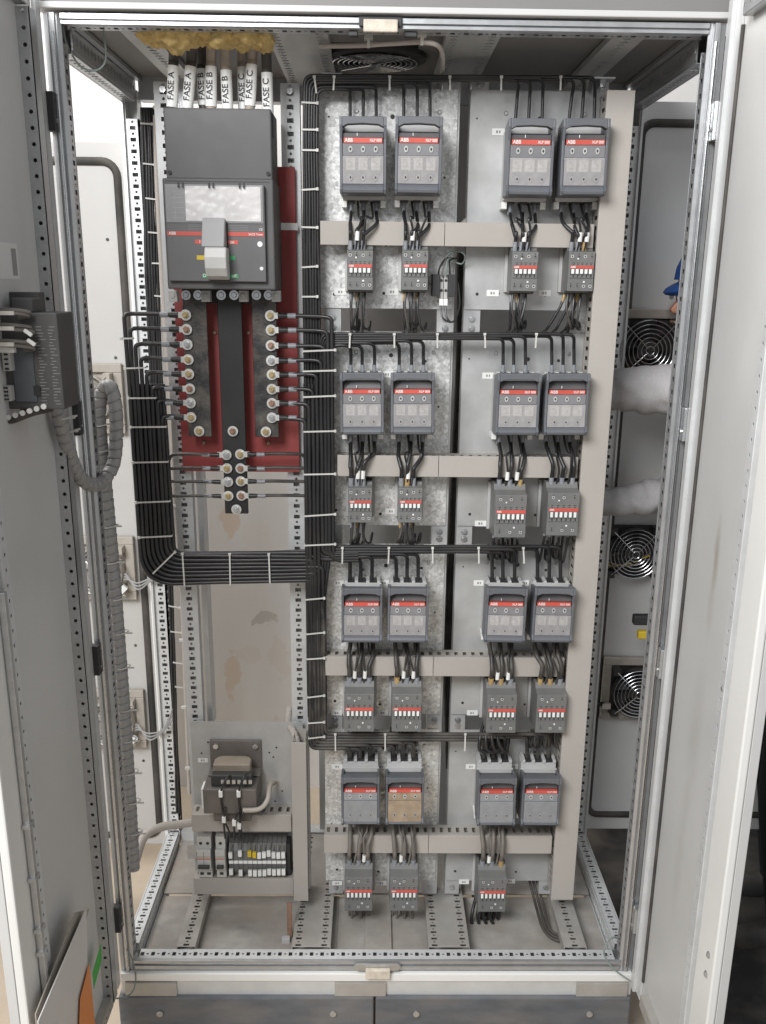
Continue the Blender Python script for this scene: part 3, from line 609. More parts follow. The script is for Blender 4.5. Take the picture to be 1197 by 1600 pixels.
for r in range(4):
    for c in range(4):
        key, kind, cl = (('A', 'A', 'clear') if r == 0 else ('B', 'B', 'clear') if r < 3 else ('D', 'C', 'clear_brown') if c == 1 else ('C', 'C', 'clear_dusty'))
        lab = f'blue-grey fuse switch with red stripe, {ORD[c]} from left in the {ROWN[r]} row'
        if r == 3 and c == 1: lab = 'fuse switch with scorched brown window in the bottom row'
        if r == 0: lab = f'fuse switch with open handle gap, {ORD[c]} from left in the top row'
        place_fuse(r, c, key, kind, cl, lab)

# ================================================================== CONTACTORS
def make_contactor(kind):
    t = thing('contactor', '', 'contactor', (0, 0, 0), 'grey contactors')
    L = lambda mb, n, m, par=t, **k: obj(n, mb, m, par, world=False, **k)
    if kind == 'S': W, H, D, nt, tabs = .053, .076, .085, 4, 5
    else: W, H, D, nt, tabs = .069, .094, .105, 3, 6
    w, h = W/2, H/2; f = lambda q: h-H*q
    up = .010 if kind == 'S' else .018
    b = MB().prism([(-.0005, -h-.004), (-D*.55, -h-.004), (-D*.62, -h), (-D, -h), (-D, h), (-D*.72, h+(.004 if kind == 'S' else .006)), (-D*.66, h+up), (-.0005, h+up)], lambda p, q, x: (x, p, q), -w, w)
    L(b, 'housing', 'contactor', bevel=.001)
    L(MB().box(-w-.006, w+.006, -.012, -.0007, -h-.003, h+.012), 'base_plate', 'lightgrey', bevel=.001)
    # front relief
    L(MB().box(-w+.0015, w-.0015, -D-.002, -D-.0001, f(.66), f(.24)), 'face_panel', 'contactor', bevel=.0006)
    xs = [(-w+W*(i+.5)/nt) for i in range(nt)]
    for x in xs:
        for q, up2 in ((.11 if kind == 'S' else .10, True), (.87, False)):
            p = L(MB().ring((x, -D-.0001, f(q)), (0, -1, 0), .0018, .0034, .0010, 12), 'terminal_screw', 'contactor' if random.random() < .4 else 'lightgrey')
            L(MB().cyl((x, -D-.0002, f(q)), (x, -D-.0006, f(q)), .0024, 10).box(x-.0008, x+.0008, -D-.0006, -D-.0002, f(q)+.001, f(q)+.006), 'screw_hole', 'ink', p)
        L(MB().box(x-.0065, x+.0065, -D*.66, -D*.30, h+up+.0001, h+up+.0015), 'terminal_mouth', 'contactor_dark')
        L(MB().box(x-.005, x+.005, -D*.52, -D*.25, -h-.0055, -h-.0041), 'terminal_mouth', 'contactor_dark')
    s = L(MB().box(-w+.003, w-.002, -D-.0030, -D-.0021, f(.42), f(.345)), 'brand_strip', 'red_strip')
    o = bpy.data.objects.new('lettering', text_mesh('ABB', .0056, 'white', 'LEFT')); COL.objects.link(o); o.parent = s; o.location = (-w+.004, -D-.0033, f(.383))
    for i in range(tabs):
        x = -w+.004+(W-.008)*(i+.5)/tabs
        tb = L(MB().box(x-.0029, x+.0029, -D-.0055, -D-.0021, f(.555), f(.435)), 'indicator_tab', 'white', bevel=.0005)
        L(MB().box(x+.0004, x+.0030, -D-.0026, -D-.0021, f(.64), f(.57)), 'slot', 'ink', tb)
        L(MB().box(x-.0042, x-.0030, -D-.0026, -D-.0021, f(.60), f(.435)), 'slot', 'ink', tb)
    m = MB()
    for i in range(5):
        x = -w+.007+(W-.012)*i/4.6; m.box(x, x+.0055, -D-.0024, -D-.0021, f(.285), f(.270)); m.box(x+.001, x+.004, -D-.0024, -D-.0021, f(.33), f(.31))
    L(m, 'print', 'ink', smooth=False)
    L(MB().cyl((w*.25, -D-.0001, f(.76)), (w*.25, -D-.0015, f(.76)), .0022, 8).cyl((-w*.3, -D-.0001, f(.17)), (-w*.3, -D-.0012, f(.17)), .0018, 8), 'dot', 'tag_white')
    return t
CB = [[(541.7, 392, 583, 453), (627, 392, 670, 453), (798.7, 395, 841, 454), (886, 395, 930, 454)],
      [(544, 764, 581, 816), (622, 764, 660, 816), (770, 779, 825, 835), (851, 776, 908, 832)],
      [(538, 1084, 584, 1144), (612, 1084, 659, 1144), (759, 1087, 808, 1145), (836, 1087, 886, 1145)],
      [(538, 1371, 582, 1424), (608, 1371, 654, 1424), (747, 1372, 791, 1426)]]
protoC = {}; CC = {}
for r in range(4):
    for c in range(len(CB[r])):
        kind = 'S' if (r == 0 or (r == 1 and c < 2)) else 'L'
        Yc = YP-(.085 if kind == 'S' else .105); a, b = P(*CB[r][c][:2], Y=Yc), P(*CB[r][c][2:], Y=Yc); loc = Vector(((a.x+b.x)/2, YP, (a.z+b.z)/2)); CC[r, c] = (loc, kind)
        lab = f'{"small" if kind == "S" else "large"} grey contactor with red stripe, {ORD[c]} from left in the {ROWN[r]} row'
        if kind not in protoC:
            t = make_contactor(kind); t.location = loc; t['label'] = lab; protoC[kind] = t
        else: dup(protoC[kind], loc, lab)

# ================================================================== JUMPER AND OUTGOING WIRES
def wire_sets():
    rnd = random.Random(3)
    for (r, c), (cl, kind) in CC.items():
        fl = FC[r, c]; wr = (.0037, .0045, .0053, .0053)[r]; wr2 = .0024
        if kind == 'S': cx = [-.0199+cl.x, -.0066+cl.x, .0066+cl.x]; D, H, up = .085, .076, .010
        else: cx = [-.023+cl.x, cl.x, .023+cl.x]; D, H, up = .105, .094, .018
        m = 'cable' if r < 2 else 'cable_dusty' if r == 2 else 'wire_grey'
        t = thing('jumper_wire_set', f'black jumper wires from fuse switch to {ORD[c]} contactor in the {ROWN[r]} row', 'wires', (cl.x, YP-.05, cl.z+.05), 'wires between fuse switches and contactors')
        zf = fl.z-.074*(1.08 if r == 0 else 1); zc = cl.z+H/2+up
        for k in range(3):
            xa, xb = fl.x+(-.026, 0, .026)[k], cx[k]; ya = YP-.028; yb = YP-.066; yo = YP-.074-rnd.uniform(0, .005)
            jog = zf-.035-rnd.uniform(0, .012)
            pts = fil([(xa, ya, zf), (xa, ya-.006, zf-.022), (xa+rnd.uniform(-.004, .004), yo+.012, jog), (xb+rnd.uniform(-.002, .002), yo, jog-.018-rnd.uniform(0, .008)), (xb, yo, zc+.030), (xb, yb, zc+.006), (xb, yb, zc-.014)], .022, 8)
            wq = obj('wire', MB().tube(pts, wr, 9), m, t, True)
            obj('ferrule_sleeve', MB().cyl((xa, ya, zf+.001), (xa, ya-.004, zf-.020), wr*1.28, 10), 'sleeve', wq, True)
            obj('ferrule_sleeve', MB().cyl((xb, yb, zc-.012), (xb, yb-.002, zc+.010), wr*1.28, 10), 'ferrule_brown' if (r, c, k) in ((2, 2, 0), (2, 2, 1), (2, 3, 0), (2, 3, 1), (1, 1, 1), (1, 2, 2), (0, 3, 2), (3, 2, 2), (2, 1, 0)) else 'sleeve', wq, True)
        for k in range(2):
            xa = fl.x+(-.010, .014)[k]+rnd.uniform(-.003, .003); xb = cx[k]+.011+rnd.uniform(-.002, .002); yo = YP-.074
            pts = spline([(xa, YP-.03, zf+.002), (xa+.003, yo+.01, zf-.03), (xa+rnd.uniform(-.012, .012), yo-.004, (zf+zc)/2+.012), (xb+.004, yo-.001, zc+.025), (xb, YP-.068, zc-.012)], 6)
            wq = obj('thin_wire', MB().tube(pts, wr2, 7), m, t, True)
            if rnd.random() < .75: p = Vector(pts[-5]); obj('marker_sleeve', MB().cyl(p-Vector((0, .001, .002)), p+Vector((.001, -.001, .016)), wr2*1.9, 8), 'tag_white', wq)
        # below
        t = thing('outgoing_wire_set', f'dark wire tails hanging below the {ORD[c]} contactor of the {ROWN[r]} row', 'wires', (cl.x, YP-.04, cl.z-H), 'wire tails below contactors')
        zb = cl.z-H/2-.003
        if kind == 'S':
            for k in range(3):
                xb = cx[k]; yb = YP-D*.40; drop = .075 if r == 0 else .055; xe = cl.x-.006+(k-1)*(.012 if r == 0 else .014)
                if (r, c) == (0, 3): xe = cl.x-.055+k*.02
                pts = fil([(xb, yb, zb), (xb+(xe-xb)*.3, yb-.004, zb-.03), (xe, yb, zb-drop), (xe-.004, YP+.035, zb-drop-.016), (xe-.006, YP+.10, zb-drop-.05), (xe-.006, YP+.11, zb-drop-.12)], .015)
                wq = obj('wire', MB().tube(pts, .0030, 8), 'cable' if r == 0 else 'cable_dusty', t, True)
                obj('ferrule_sleeve', MB().cyl((xb, yb, zb+.002), (xb+(xe-xb)*.18, yb-.002, zb-.020), .0037, 9), 'ferrule_brown' if (c+k) % 2 else 'sleeve', wq, True)
            for k in range(3):
                xb = cx[0]+.0045+.0132*k; xq = xb+rnd.uniform(-.014, .008); yb = YP-D*.5; zl = zb-(.062 if r == 0 else .046)-rnd.uniform(0, .010)
                obj('looped_wire', MB().tube(spline([(xb, yb, zb+.002), (xb-.003, yb-.006, zb-.030), (xq, yb-.004, zl), (xq+.010, yb+.018, zl-.007), (xq+.014, YP+.012, zl+.006), (xq+.010, YP+.06, zl-.03), (xq+.010, YP+.08, zl-.12)], 6), .0026, 7), 'cable' if k else 'cable_dusty', t, True)
        else:
            for k in range(6):
                xb = cl.x-.026+.0104*k; yb = YP-D*(.44 if k % 2 else .34); drop = rnd.uniform(.062, .078)+(.01 if r == 3 else 0)
                xe = xb+rnd.uniform(-.006, .004)
                pts = fil([(xb, yb, zb), (xb, yb-.002, zb-.018), (xe, yb+.004, zb-drop), (xe-.004, YP-.012 if r != 3 else YP+.01, zb-drop-.004), (xe-.004, YP+(.08 if r == 3 else -.004), zb-drop+.03)], .010)
                wq = obj('wire', MB().tube(pts, .0030, 8), m if (r, c) != (3, 2) else 'cable', t, True)
                obj('ferrule_sleeve', MB().cyl((xb, yb, zb+.002), (xb, yb-.002, zb-.014), .0037, 9), 'ferrule_brown' if (r, c) == (2, 3) else 'hose_dusty' if r >= 2 else 'sleeve', wq, True)
            if (r, c) in ((3, 2), (2, 2)):
                for k in range(4):
                    xb = cl.x-.030+.014*k; zz = zb-.030
                    pts = spline([(xb, YP-.03, zb), (xb-.012, YP-.06, zz), (xb-.012+.004*k, YP-.065, zz-.030), (xb+.012, YP-.055, zz-.036), (xb+.020, YP-.02, zz-.005), (xb+.01, YP-.004, zz+.02)], 6)
                    obj('looped_wire', MB().tube(pts, .0042, 8), 'cable', t, True)
wire_sets()

# ================================================================== CIRCUIT BREAKER
board = thing('insulating_board', 'dark red insulating board behind the breaker and busbars', 'board', (-.31, YP, 1.15))
obj('board', MB().box(-.444, -.183, YP, YP+.008, 1.150, 1.782), 'redboard', board, bevel=.001)
for (px, py) in ((336, 520), (389, 520), (319, 692), (420, 692)): p = P(px, py, Y=YP); obj('screw', MB().cyl(p, p-Vector((0, .004, 0)), .0055, 10, .0035), 'copper', board)
p = P(449, 354, Y=YP); obj('label_sticker', MB().box(p.x-.022, p.x+.022, YP-.001, YP-.0002, p.z-.007, p.z+.007), 'white', board)
bk = thing('circuit_breaker', 'large dark grey moulded case circuit breaker with pale toggle handle', 'circuit breaker', (-.317, YP, 1.53))
BY = .095
obj('terminal_cover', MB().box(-.424, -.218, .130, YP-.001, 1.745, 1.872), 'breaker', bk, bevel=.003)
obj('terminal_cover_screw', MB().cyl((-.417, .1299, 1.757), (-.417, .127, 1.757), .004, 8).cyl((-.226, .1299, 1.757), (-.226, .127, 1.757), .004, 8), 'ink', bk)
obj('case', MB().box(-.426, -.2135, BY, YP-.001, 1.541, 1.744)  , 'breaker', bk, bevel=.003)
obj('vent_comb', MB().box(-.42, -.22, BY-.0005, BY, 1.738, 1.7395), 'contactor_dark', bk)
fx0, fx1 = -.420, -.2300
face = obj('front_face', MB().box(fx0, fx1, BY-.012, BY-.0002, 1.556, 1.732), 'breaker_face', bk, bevel=.0015)
FYB = BY-.0121
# upper clear window over a crumpled foil-like sheet
sh = MB(); nx, nz = 60, 30
for j in range(nz+1):
    for i in range(nx+1):
        x = -.381+(.381-.237)*i/nx; z = 1.667+.062*j/nz; sh.v.append((x, FYB-.0012-.0028*abs(noise.noise(Vector((x*26+z*14, z*20-x*9, 3))))-.0010*noise.noise(Vector((x*90, z*90, 5))), z))
for j in range(nz):
    for i in range(nx): a = j*(nx+1)+i; sh.f.append((a, a+1, a+nx+2, a+nx+1))
obj('crumpled_sheet', sh, 'paper', face, True)
obj('clear_flap', MB().box(fx0+.002, fx1-.003, FYB-.0062, FYB-.0047, 1.664, 1.7315), 'clear_glare' if 'clear_glare' in MATS else mat('clear_glare', (.9, .9, .9), .06, alpha=.13).name, face)  # whitish film in the clear material paints glare onto the flap
hg = MB()
for x in (-.392, -.384, -.334, -.326, -.276, -.268): hg.box(x-.0014, x+.0014, FYB-.008, FYB-.001, 1.726, 1.735)
obj('flap_hinge', hg, 'contactor_dark', face)
pr = MB()
for j in range(5): pr.box(-.407, -.386+.003*(j % 2), FYB-.0005, FYB-.0002, 1.708-j*.009, 1.7088-j*.009)
pr.box(-.4015, -.4008, FYB-.0005, FYB-.0002, 1.668, 1.722)
for j in range(4): pr.box(-.378, -.352, FYB-.0005, FYB-.0002, 1.650+j*.003, 1.6507+j*.003); pr.box(-.308, -.262, FYB-.0005, FYB-.0002, 1.650+j*.003, 1.6507+j*.003)
obj('print', pr, 'ink_grey', face)
stp = obj('brand_strip', MB().box(fx0+.001, fx1-.002, FYB-.0007, FYB-.0001, 1.640, 1.6475), 'red_strip', face)
o = bpy.data.objects.new('lettering', text_mesh('ABB', .0075, 'white', 'LEFT')); COL.objects.link(o); o.parent = bk; o.location = Vector((fx0+.004, FYB-.0010, 1.6438))-bk.location
o = bpy.data.objects.new('lettering', text_mesh('SACE Tmax', .0055, 'white', 'RIGHT')); COL.objects.link(o); o.parent = bk; o.location = Vector((fx1-.005, FYB-.0010, 1.6435))-bk.location
o = bpy.data.objects.new('lettering', text_mesh('CE', .0055, 'tag_white')); COL.objects.link(o); o.parent = bk; o.location = Vector((fx1-.008, FYB-.0004, 1.6525))-bk.location
for (x0, x1, z, m) in ((-.366, -.345, 1.629, 'red_strip'), (-.3025, -.283, 1.629, 'red_strip'), (-.364, -.344, 1.600, 'yellow'), (-.3005, -.289, 1.600, 'green'), (-.354, -.342, 1.5665, 'green'), (-.300, -.284, 1.5665, 'green')):
    obj('position_mark', MB().box(x0, x1, FYB-.0005, FYB-.0002, z-.004, z+.004), m, face)
for (s, x, z, sz) in (('I', -.3565, 1.629, .0085), ('on', -.2945, 1.629, .0085), ('O', -.3505, 1.5665, .0085), ('off', -.2925, 1.5665, .0085)):
    o = bpy.data.objects.new('lettering', text_mesh(s, sz, 'white')); COL.objects.link(o); o.parent = bk; o.location = Vector((x, FYB-.0009, z))-bk.location
obj('indicator_disc', MB().cyl((-.2405, FYB, 1.626), (-.2405, FYB-.0012, 1.626), .0052, 16), 'white', face)
obj('indicator_disc', MB().cyl((-.2385, FYB, 1.581), (-.2385, FYB-.0012, 1.581), .0036, 14), 'washer', face)
obj('handle_slot', MB().box(-.3430, -.3020, FYB-.0008, FYB-.0002, 1.5575, 1.668), 'contactor_dark', face)
obj('toggle_handle', MB().prism([(1.670, -.0010), (1.672, -.016), (1.664, -.020), (1.619, -.040), (1.619, -.0010)], lambda p, q, x: (x, FYB+q, p), -.3480, -.3045), 'handle_grey', bk, bevel=.002)
obj('toggle_grip', MB().prism([(1.6185, -.0010), (1.6185, -.040), (1.600, -.047), (1.580, -.044), (1.566, -.032), (1.560, -.018), (1.559, -.001)], lambda p, q, x: (x, FYB+q, p), -.3425, -.3005), 'handle_light', bk, bevel=.003)
ts = MB()
for px in (291, 310, 346, 366, 401, 420):
    p = P(px, 461, Y=.185); q = obj('terminal_screw', MB().ring((p.x, p.y, p.z), (0, -1, 0), .006, .0098, .004, 16).cyl((p.x, p.y-.0005, p.z), (p.x, p.y-.006, p.z), .0055, 6), 'chrome', bk)
obj('terminal_shelf', MB().box(-.420, -.222, .222, YP-.002, 1.512, 1.5405), 'contactor_dark', bk)
for px in (270, 321, 380, 431): p = P(px, 462, Y=.16); obj('clip', MB().box(p.x-.009, p.x+.009, .160, .185, p.z-.012, p.z+.010).cyl((p.x, .1599, p.z), (p.x, .157, p.z), .005, 8), 'lightgrey', bk, bevel=.001)

# incoming phase cables with wrap labels
def phase(px, pw, y0, y1, txt, m, lean=0, Y=.155, top=70, behind=False):
    n = f'{m.split("_")[1]} incoming cable tagged {txt}'
    a, b = P(px-lean, top-22, Y=Y-.05), P(px+lean*.6, 200, Y=Y+.02); mid = P(px, (y0+y1)/2, Y=Y)
    r = .0098
    t = thing('phase_cable', {'a1': 'leftmost dark incoming cable with white wrap label FASE A', 'a2': 'second incoming cable from left with tilted label FASE A', 'b1': 'tan incoming cable with higher label FASE B', 'b2': 'tan incoming cable with lower label FASE B',
        'c0': 'tan incoming cable mostly hidden behind the FASE C cable', 'c1': 'tan incoming cable with white wrap label FASE C', 'c2': 'rightmost dark incoming cable with low label FASE C', 'b0': 'incoming cable mostly hidden behind the FASE B cables'}[txt[0]], 'cable', mid, 'incoming phase cables')
    A, B = P(px-lean*.5, y0, Y=Y), P(px+lean*.5, y1, Y=Y); pts = spline([a, A-(B-A)*.2, A, (A+B)/2, B, B+(B-A)*.2, B+(B-A)*.6], 6)
    obj('sheath', MB().tube(pts, r, 12), m, t, True)
    A, B = P(px-lean*.5, y0, Y=Y), P(px+lean*.5, y1, Y=Y)
    lb = obj('wrap_label', MB().cyl(A, B, r+.0010, 20, cap=False), 'white', t, True)
    if txt[1]:
        o = bpy.data.objects.new('lettering', text_mesh(txt[1], .0162, 'ink', 'CENTER', True)); COL.objects.link(o); o.parent = t
        d = (A-B).normalized(); o.rotation_euler = (0, math.atan2(d.x, d.z), 0); o.location = Vector(((A+B)/2).to_tuple())+Vector((-.0012, -r-.0016, 0))-mid
phase(270, 18, 103, 168, ('a1', 'FASE A'), 'phase_dark', -2)
phase(295.5, 19, 104, 170, ('a2', 'FASE A'), 'phase_dark', -5)
phase(330, 17, 104, 167, ('b1', 'FASE B'), 'phase_tan', 0)
phase(354.5, 19, 110, 173, ('b2', 'FASE B'), 'phase_tan', 3)
phase(380, 17, 105, 172, ('c0', 'FASE C'), 'phase_tan', 2, Y=.185)
phase(392, 18, 101, 166, ('c1', 'FASE C'), 'phase_tan', -3)
phase(418, 18, 114, 178, ('c2', 'FASE C'), 'phase_dark', 2)
phase(317, 18, 108, 165, ('b0', 'FASE B'), 'phase_dark', 3, Y=.185)
# mineral wool round the cable entry
def wool():
    bm = bmesh.new()
    for (px, py, rx, rz) in ((248, 52, .040, .020), (275, 58, .038, .022), (300, 50, .036, .020), (326, 50, .036, .019), (352, 57, .038, .021), (378, 56, .034, .022), (402, 52, .036, .020), (414, 60, .020, .016), (235, 46, .022, .014)):
        c = P(px, py, Y=.085); M = Matrix.Translation(c) @ Matrix.Diagonal((rx, .045, rz, 1))
        bmesh.ops.create_icosphere(bm, subdivisions=4, radius=1, matrix=M)
    for v in bm.verts:
        n = noise.noise(v.co*38)*.010+noise.noise(v.co*110)*.008+noise.noise(v.co*300)*.006; v.co += v.normal*n
    me = bpy.data.meshes.new('glass_wool'); bm.to_mesh(me); bm.free(); me.materials.append(MATS['wool']); me.polygons.foreach_set('use_smooth', [True]*len(me.polygons))
    o = bpy.data.objects.new('glass_wool', me); COL.objects.link(o); tag(o, 'yellow glass wool stuffed round the incoming cables under the roof', 'insulation')
wool()

# ================================================================== BUSBARS
def busbar(x0, x1, z0, z1, yf, th, m, label, pts):
    t = thing('busbar', label, 'busbar', ((x0+x1)/2, YP, z0), 'vertical busbars under the breaker')
    obj('bar', MB().box(x0, x1, yf, yf+th, z0, z1), m, t, bevel=.0015)
    obj('standoff', MB().cyl(((x0+x1)/2, yf+th, (z0+z1)/2+.05), ((x0+x1)/2, YP-.0005, (z0+z1)/2+.05), .013, 12), 'redboard', t)
    for i, (px, py) in enumerate(pts):
        p = P(px, py, Y=yf)
        b = obj('bolt', MB().ring((p.x, yf-.0055, p.z), (0, -1, 0), .0045, .0112, .0018, 20), 'washer', t)
        obj('nut', MB().cyl((p.x, yf-.0058, p.z), (p.x, yf-.0125, p.z), .0072, 6).cyl((p.x, yf-.0125, p.z), (p.x, yf-.018, p.z), .0042, 10), ('brass', 'brass', 'steel', 'copper')[(i*7+len(label)) % 4], b)
    return t
YB = .200
def bx(px, py): return P(px, py, Y=YB).x
LB = [(291, 492), (292.5, 514.5), (293.5, 538), (295, 561.5), (296, 584), (297.5, 607), (298.5, 629), (299.5, 651.5), (312, 673)]
RB = [(423, 493), (424, 515.5), (424, 539.5), (424.5, 563), (425.5, 585), (425.5, 607.5), (425.5, 629.5), (425.5, 652), (416, 674)]
MBt = [(364.5, 673), (354.5, 710), (376, 709), (355.5, 731), (376.5, 731), (357, 752), (377, 751), (357.5, 774), (378, 773.5), (370, 795)]
def bw(x0, x1, y): return P(x0, y, Y=YB).x, P(x1, y, Y=YB).x
busbar(*bw(290, 326.5, 580), P(300, 682, Y=YB).z, 1.5405, YB, .01, 'bus_mottled', 'mottled black left busbar with bolted cable lugs', LB)
busbar(*bw(396, 433.5, 580), P(415, 683, Y=YB).z, 1.5405, YB, .01, 'bus_mottled', 'mottled black right busbar with bolted cable lugs', RB)
busbar(*bw(343, 380.5, 580), P(368, 803, Y=YB).z, 1.5405, YB+.002, .012, 'bus_black', 'smooth black middle busbar reaching below the red board', MBt)

# ================================================================== CABLE HARNESSES
def wob(pts, amp=.0011):
    out = [Vector(pts[0])]; sd_ = random.uniform(0, 90)
    for a, b in zip(pts[:-1], pts[1:]):
        a, b = Vector(a), Vector(b); n = max(1, int((b-a).length/.03))
        for i in range(1, n+1):
            q = a.lerp(b, i/n); k = 1 if b is not pts[-1] else 1-i/n
            out.append(q+Vector((noise.noise(Vector((q.x*14, q.z*14, sd_))), .7*noise.noise(Vector((q.x*14, q.z*14, sd_+20))), noise.noise(Vector((q.x*14, q.z*14, sd_+40)))))*amp*k)
    return out
def lugged(t, bolt, sgn, pathpts, r=.0044, m='cable', rad=.020):
    b = P(*bolt, Y=YB); y = YB-.007
    obj('lug', MB().box(b.x, b.x+sgn*.020, y, y+.002, b.z-.006, b.z+.006), 'washer', t)
    p0 = Vector((b.x+sgn*.016, y-.001, b.z))
    pts = [p0]+pathpts
    fp = fil(pts, .020) if rad <= .02 else None
    if fp is None:
        fp = fil(pts[:4], .020)[:-1]+fil([Vector(pts[2]).lerp(Vector(pts[3]), .999)]+pts[3:6], rad, 12)[:-1]+fil([Vector(pts[4]).lerp(Vector(pts[5]), .999)]+pts[5:], .012)
    c = obj('cable', MB().tube(wob(fp), r, 10), m, t, True)
    obj('shrink_sleeve', MB().cyl(p0, p0+Vector((sgn*.018, 0, 0)), r*1.55, 12, r*1.3), 'cable', c, True)
    q = p0+Vector((sgn*.020, 0, 0)); obj('marker_sleeve', MB().cyl(q, q+Vector((sgn*.017, 0, 0)), r*1.28, 12), 'sleeve', c, True)
def tie(t, a, b, Y, depth=.012, wd=.0017, head=1):
    j = random.uniform(-1.8, 1.8); a = (a[0], a[1]+random.uniform(-1, 1)+j) if abs(a[0]-b[0]) > abs(a[1]-b[1]) else (a[0]+random.uniform(-1, 1)+j*2, a[1]); b = (b[0], b[1]+random.uniform(-1, 1)+j) if abs(a[0]-b[0]) > abs(a[1]-b[1]) else (b[0]+random.uniform(-1, 1)+j*2, b[1])
    A, B = P(*a, Y=Y), P(*b, Y=Y); d = (B-A); l = d.length; d.normalize(); n = Vector((0, -1, 0)); s = d.cross(n).normalized(); n2 = s.cross(d).normalized()
    mb = MB().obox((A+B)/2, d, s, n2, l/2+.001, wd, .0006)
    for e, sg in ((A, -1), (B, 1)): mb.obox(e+d*sg*.0005-n2*depth/2*(-1 if n2.y > 0 else 1), d, s, n2, .0007, wd, depth/2)
    k = obj('cable_tie', mb, 'tie', t)
    h = B if head > 0 else A
    obj('tie_head', MB().obox(h+d*head*.001, d, s, n2, .0026, .0030, .0024), 'tie', k, bevel=.0006)

hl = thing('cable_harness', 'black harness of tied cables looping from left busbar down to the trunk', 'cable harness', P(240, 700, Y=.2))
YH = .185
lx = [194, 203, 211, 220, 229, 237, 246, 253]; ly = [490, 512.5, 537, 559, 581.6, 605, 626, 650]
for i in range(8):
    yy = YH+(.0012 if i % 2 else 0)
    bot = P(221+6.3*i, 870, Y=yy); cor = P(222.5+6.3*i, 913-6.3*i, Y=yy)
    rgt = P(480, 907-5.4*i, Y=yy+.004)
    e1 = P(482.5+5.4*(i % 5), 907-5.4*i, Y=yy+.004); e2 = P(486+5.2*(i % 5), 1000, Y=yy+.01)
    p1 = P(lx[i]+14, ly[i], Y=YB-.008); p2 = P(lx[i], ly[i]+1, Y=yy)
    q = P(lx[i]+10, ly[i]+110, Y=yy)
    straight = P(lx[i]+(221+6.3*i-lx[i])*.35, ly[i]+(870-ly[i])*.35, Y=yy)
    lugged(hl, LB[i], -1, [p1, p2, straight, cor, rgt, e1, e2], rad=.075-.006*i)
for i, y in enumerate((709, 731, 752, 775)):
    yy = YH+.012; e = P(264-6*i, y+1, Y=yy); e2 = P(262-7*i, 830, Y=yy)
    lugged(hl, MBt[1+2*i], -1, [P(300, y, Y=.19), e, e2, P(264-6*i, 880, Y=yy+.004)], .0034, 'cable_dusty')
for i in range(9):   # second layer so that the bundle is solid
    xx = 212+6.1*i; obj('cable', MB().tube(fil([P(205+6.1*i, 600, Y=YH+.010), P(224+6*i, 910-5.6*i, Y=YH+.010), P(484, 904-5*i, Y=YH+.012)], .06-.005*i, 10), .0054, 8), 'cable', hl, True)
for (y, x0, x1) in ((528, 190, 207), (576, 196, 226), (622, 201, 243), (666, 205, 259), (724, 208, 262), (783, 213, 265), (840, 218, 268)):
    tie(hl, (x0, y), (x1, y-1), YH-.0055, head=-1)
tie(hl, (239, 897), (273, 864), YH-.0055)
for (x, y0, y1) in ((290, 916, 866), (361, 914, 867), (424, 911, 867)): tie(hl, (x+1, y0), (x-1, y1), YH-.0055)

ht = thing('cable_harness', 'black cable trunk between breaker and fuse switches with four right-hand branches', 'cable harness', P(498, 700, Y=.2))
YT = .205
drops = [[547, 567.5, 588, 631, 652, 672, 805, 825.5, 847, 888, 908, 928], [547.7, 566.5, 585, 624, 643, 661.6, 786, 803, 821, 862, 880, 897], [547, 564, 581.6, 619, 636, 653.5, 769, 786, 804, 840, 858, 876], [547.6, 563, 580, 615, 631, 647, 756, 771, 789, 823.5, 840, 857]]
dy = [184, 583, 919, 1207]; lvl = [(118, 3.7), (522, 3.9), (854, 4.5), (1147, 4.9)]; crad = [.0034, .0037, .0044, .0047]
for k in range(12):      # top branch: comes up the trunk and turns right
    lv = 5-k//2; yy = YT-.006+.006*(k % 2)+(.0 if k < 6 else -.002)
    tx = 475.5+4.4*lv
    ry = lvl[0][0]+lvl[0][1]*lv
    topx = 476+4.0*lv
    if k < 3: ry += 3
    dxx = drops[0][k]
    off = (0, 0, 0, 0, 0, 0, 6, 4, 2, 10, 6, 2)[k]
    pts = [P(tx+3, 640, Y=yy+.004), P(tx, 400, Y=yy), P(topx-1, 200, Y=yy), P(topx, ry, Y=yy), P(dxx+off, ry+(3 if k > 8 else 0), Y=yy), P(dxx+off*.6, 150, Y=YP-.030), P(dxx, dy[0]+14, Y=YP-.030)]
    obj('cable', MB().tube(wob(fil(pts, .018)), crad[0], 9), 'cable', ht, True)
def branch(r, src, m):
    for k in range(12):
        lv = 5-k//2; yy = YT-.012+.007*(k % 2); ry = lvl[r][0]+lvl[r][1]*lv*.9
        if k >= 9: ry -= 0
        dxx = drops[r][k]
        s = src(k, lv, ry, yy)
        pts = s+[P(dxx, ry, Y=yy), P(dxx, ry+22 if r < 2 else ry+20, Y=YP-.030), P(dxx, dy[r]+8, Y=YP-.030)]
        c = obj('cable', MB().tube(wob(fil(pts, .016)), crad[r], 9), m, ht, True)
        if r > 0:
            a, b = P(dxx, dy[r]-13, Y=YP-.030), P(dxx, dy[r]+2, Y=YP-.030); obj('ferrule_sleeve', MB().cyl(a, b, crad[r]*1.22, 10), 'sleeve', c, True)
branch(1, lambda k, lv, ry, yy: [P(500+2.5*lv, 690, Y=yy+.012), P(500+2.5*lv, 600, Y=yy+.010), P(502+3*lv, ry, Y=yy+.004)], 'cable')
branch(2, lambda k, lv, ry, yy: [P(494+3.4*(5-lv), 700, Y=yy), P(496+3.4*(5-lv), 800, Y=yy), P(497+3.4*(5-lv), ry, Y=yy)], 'cable')
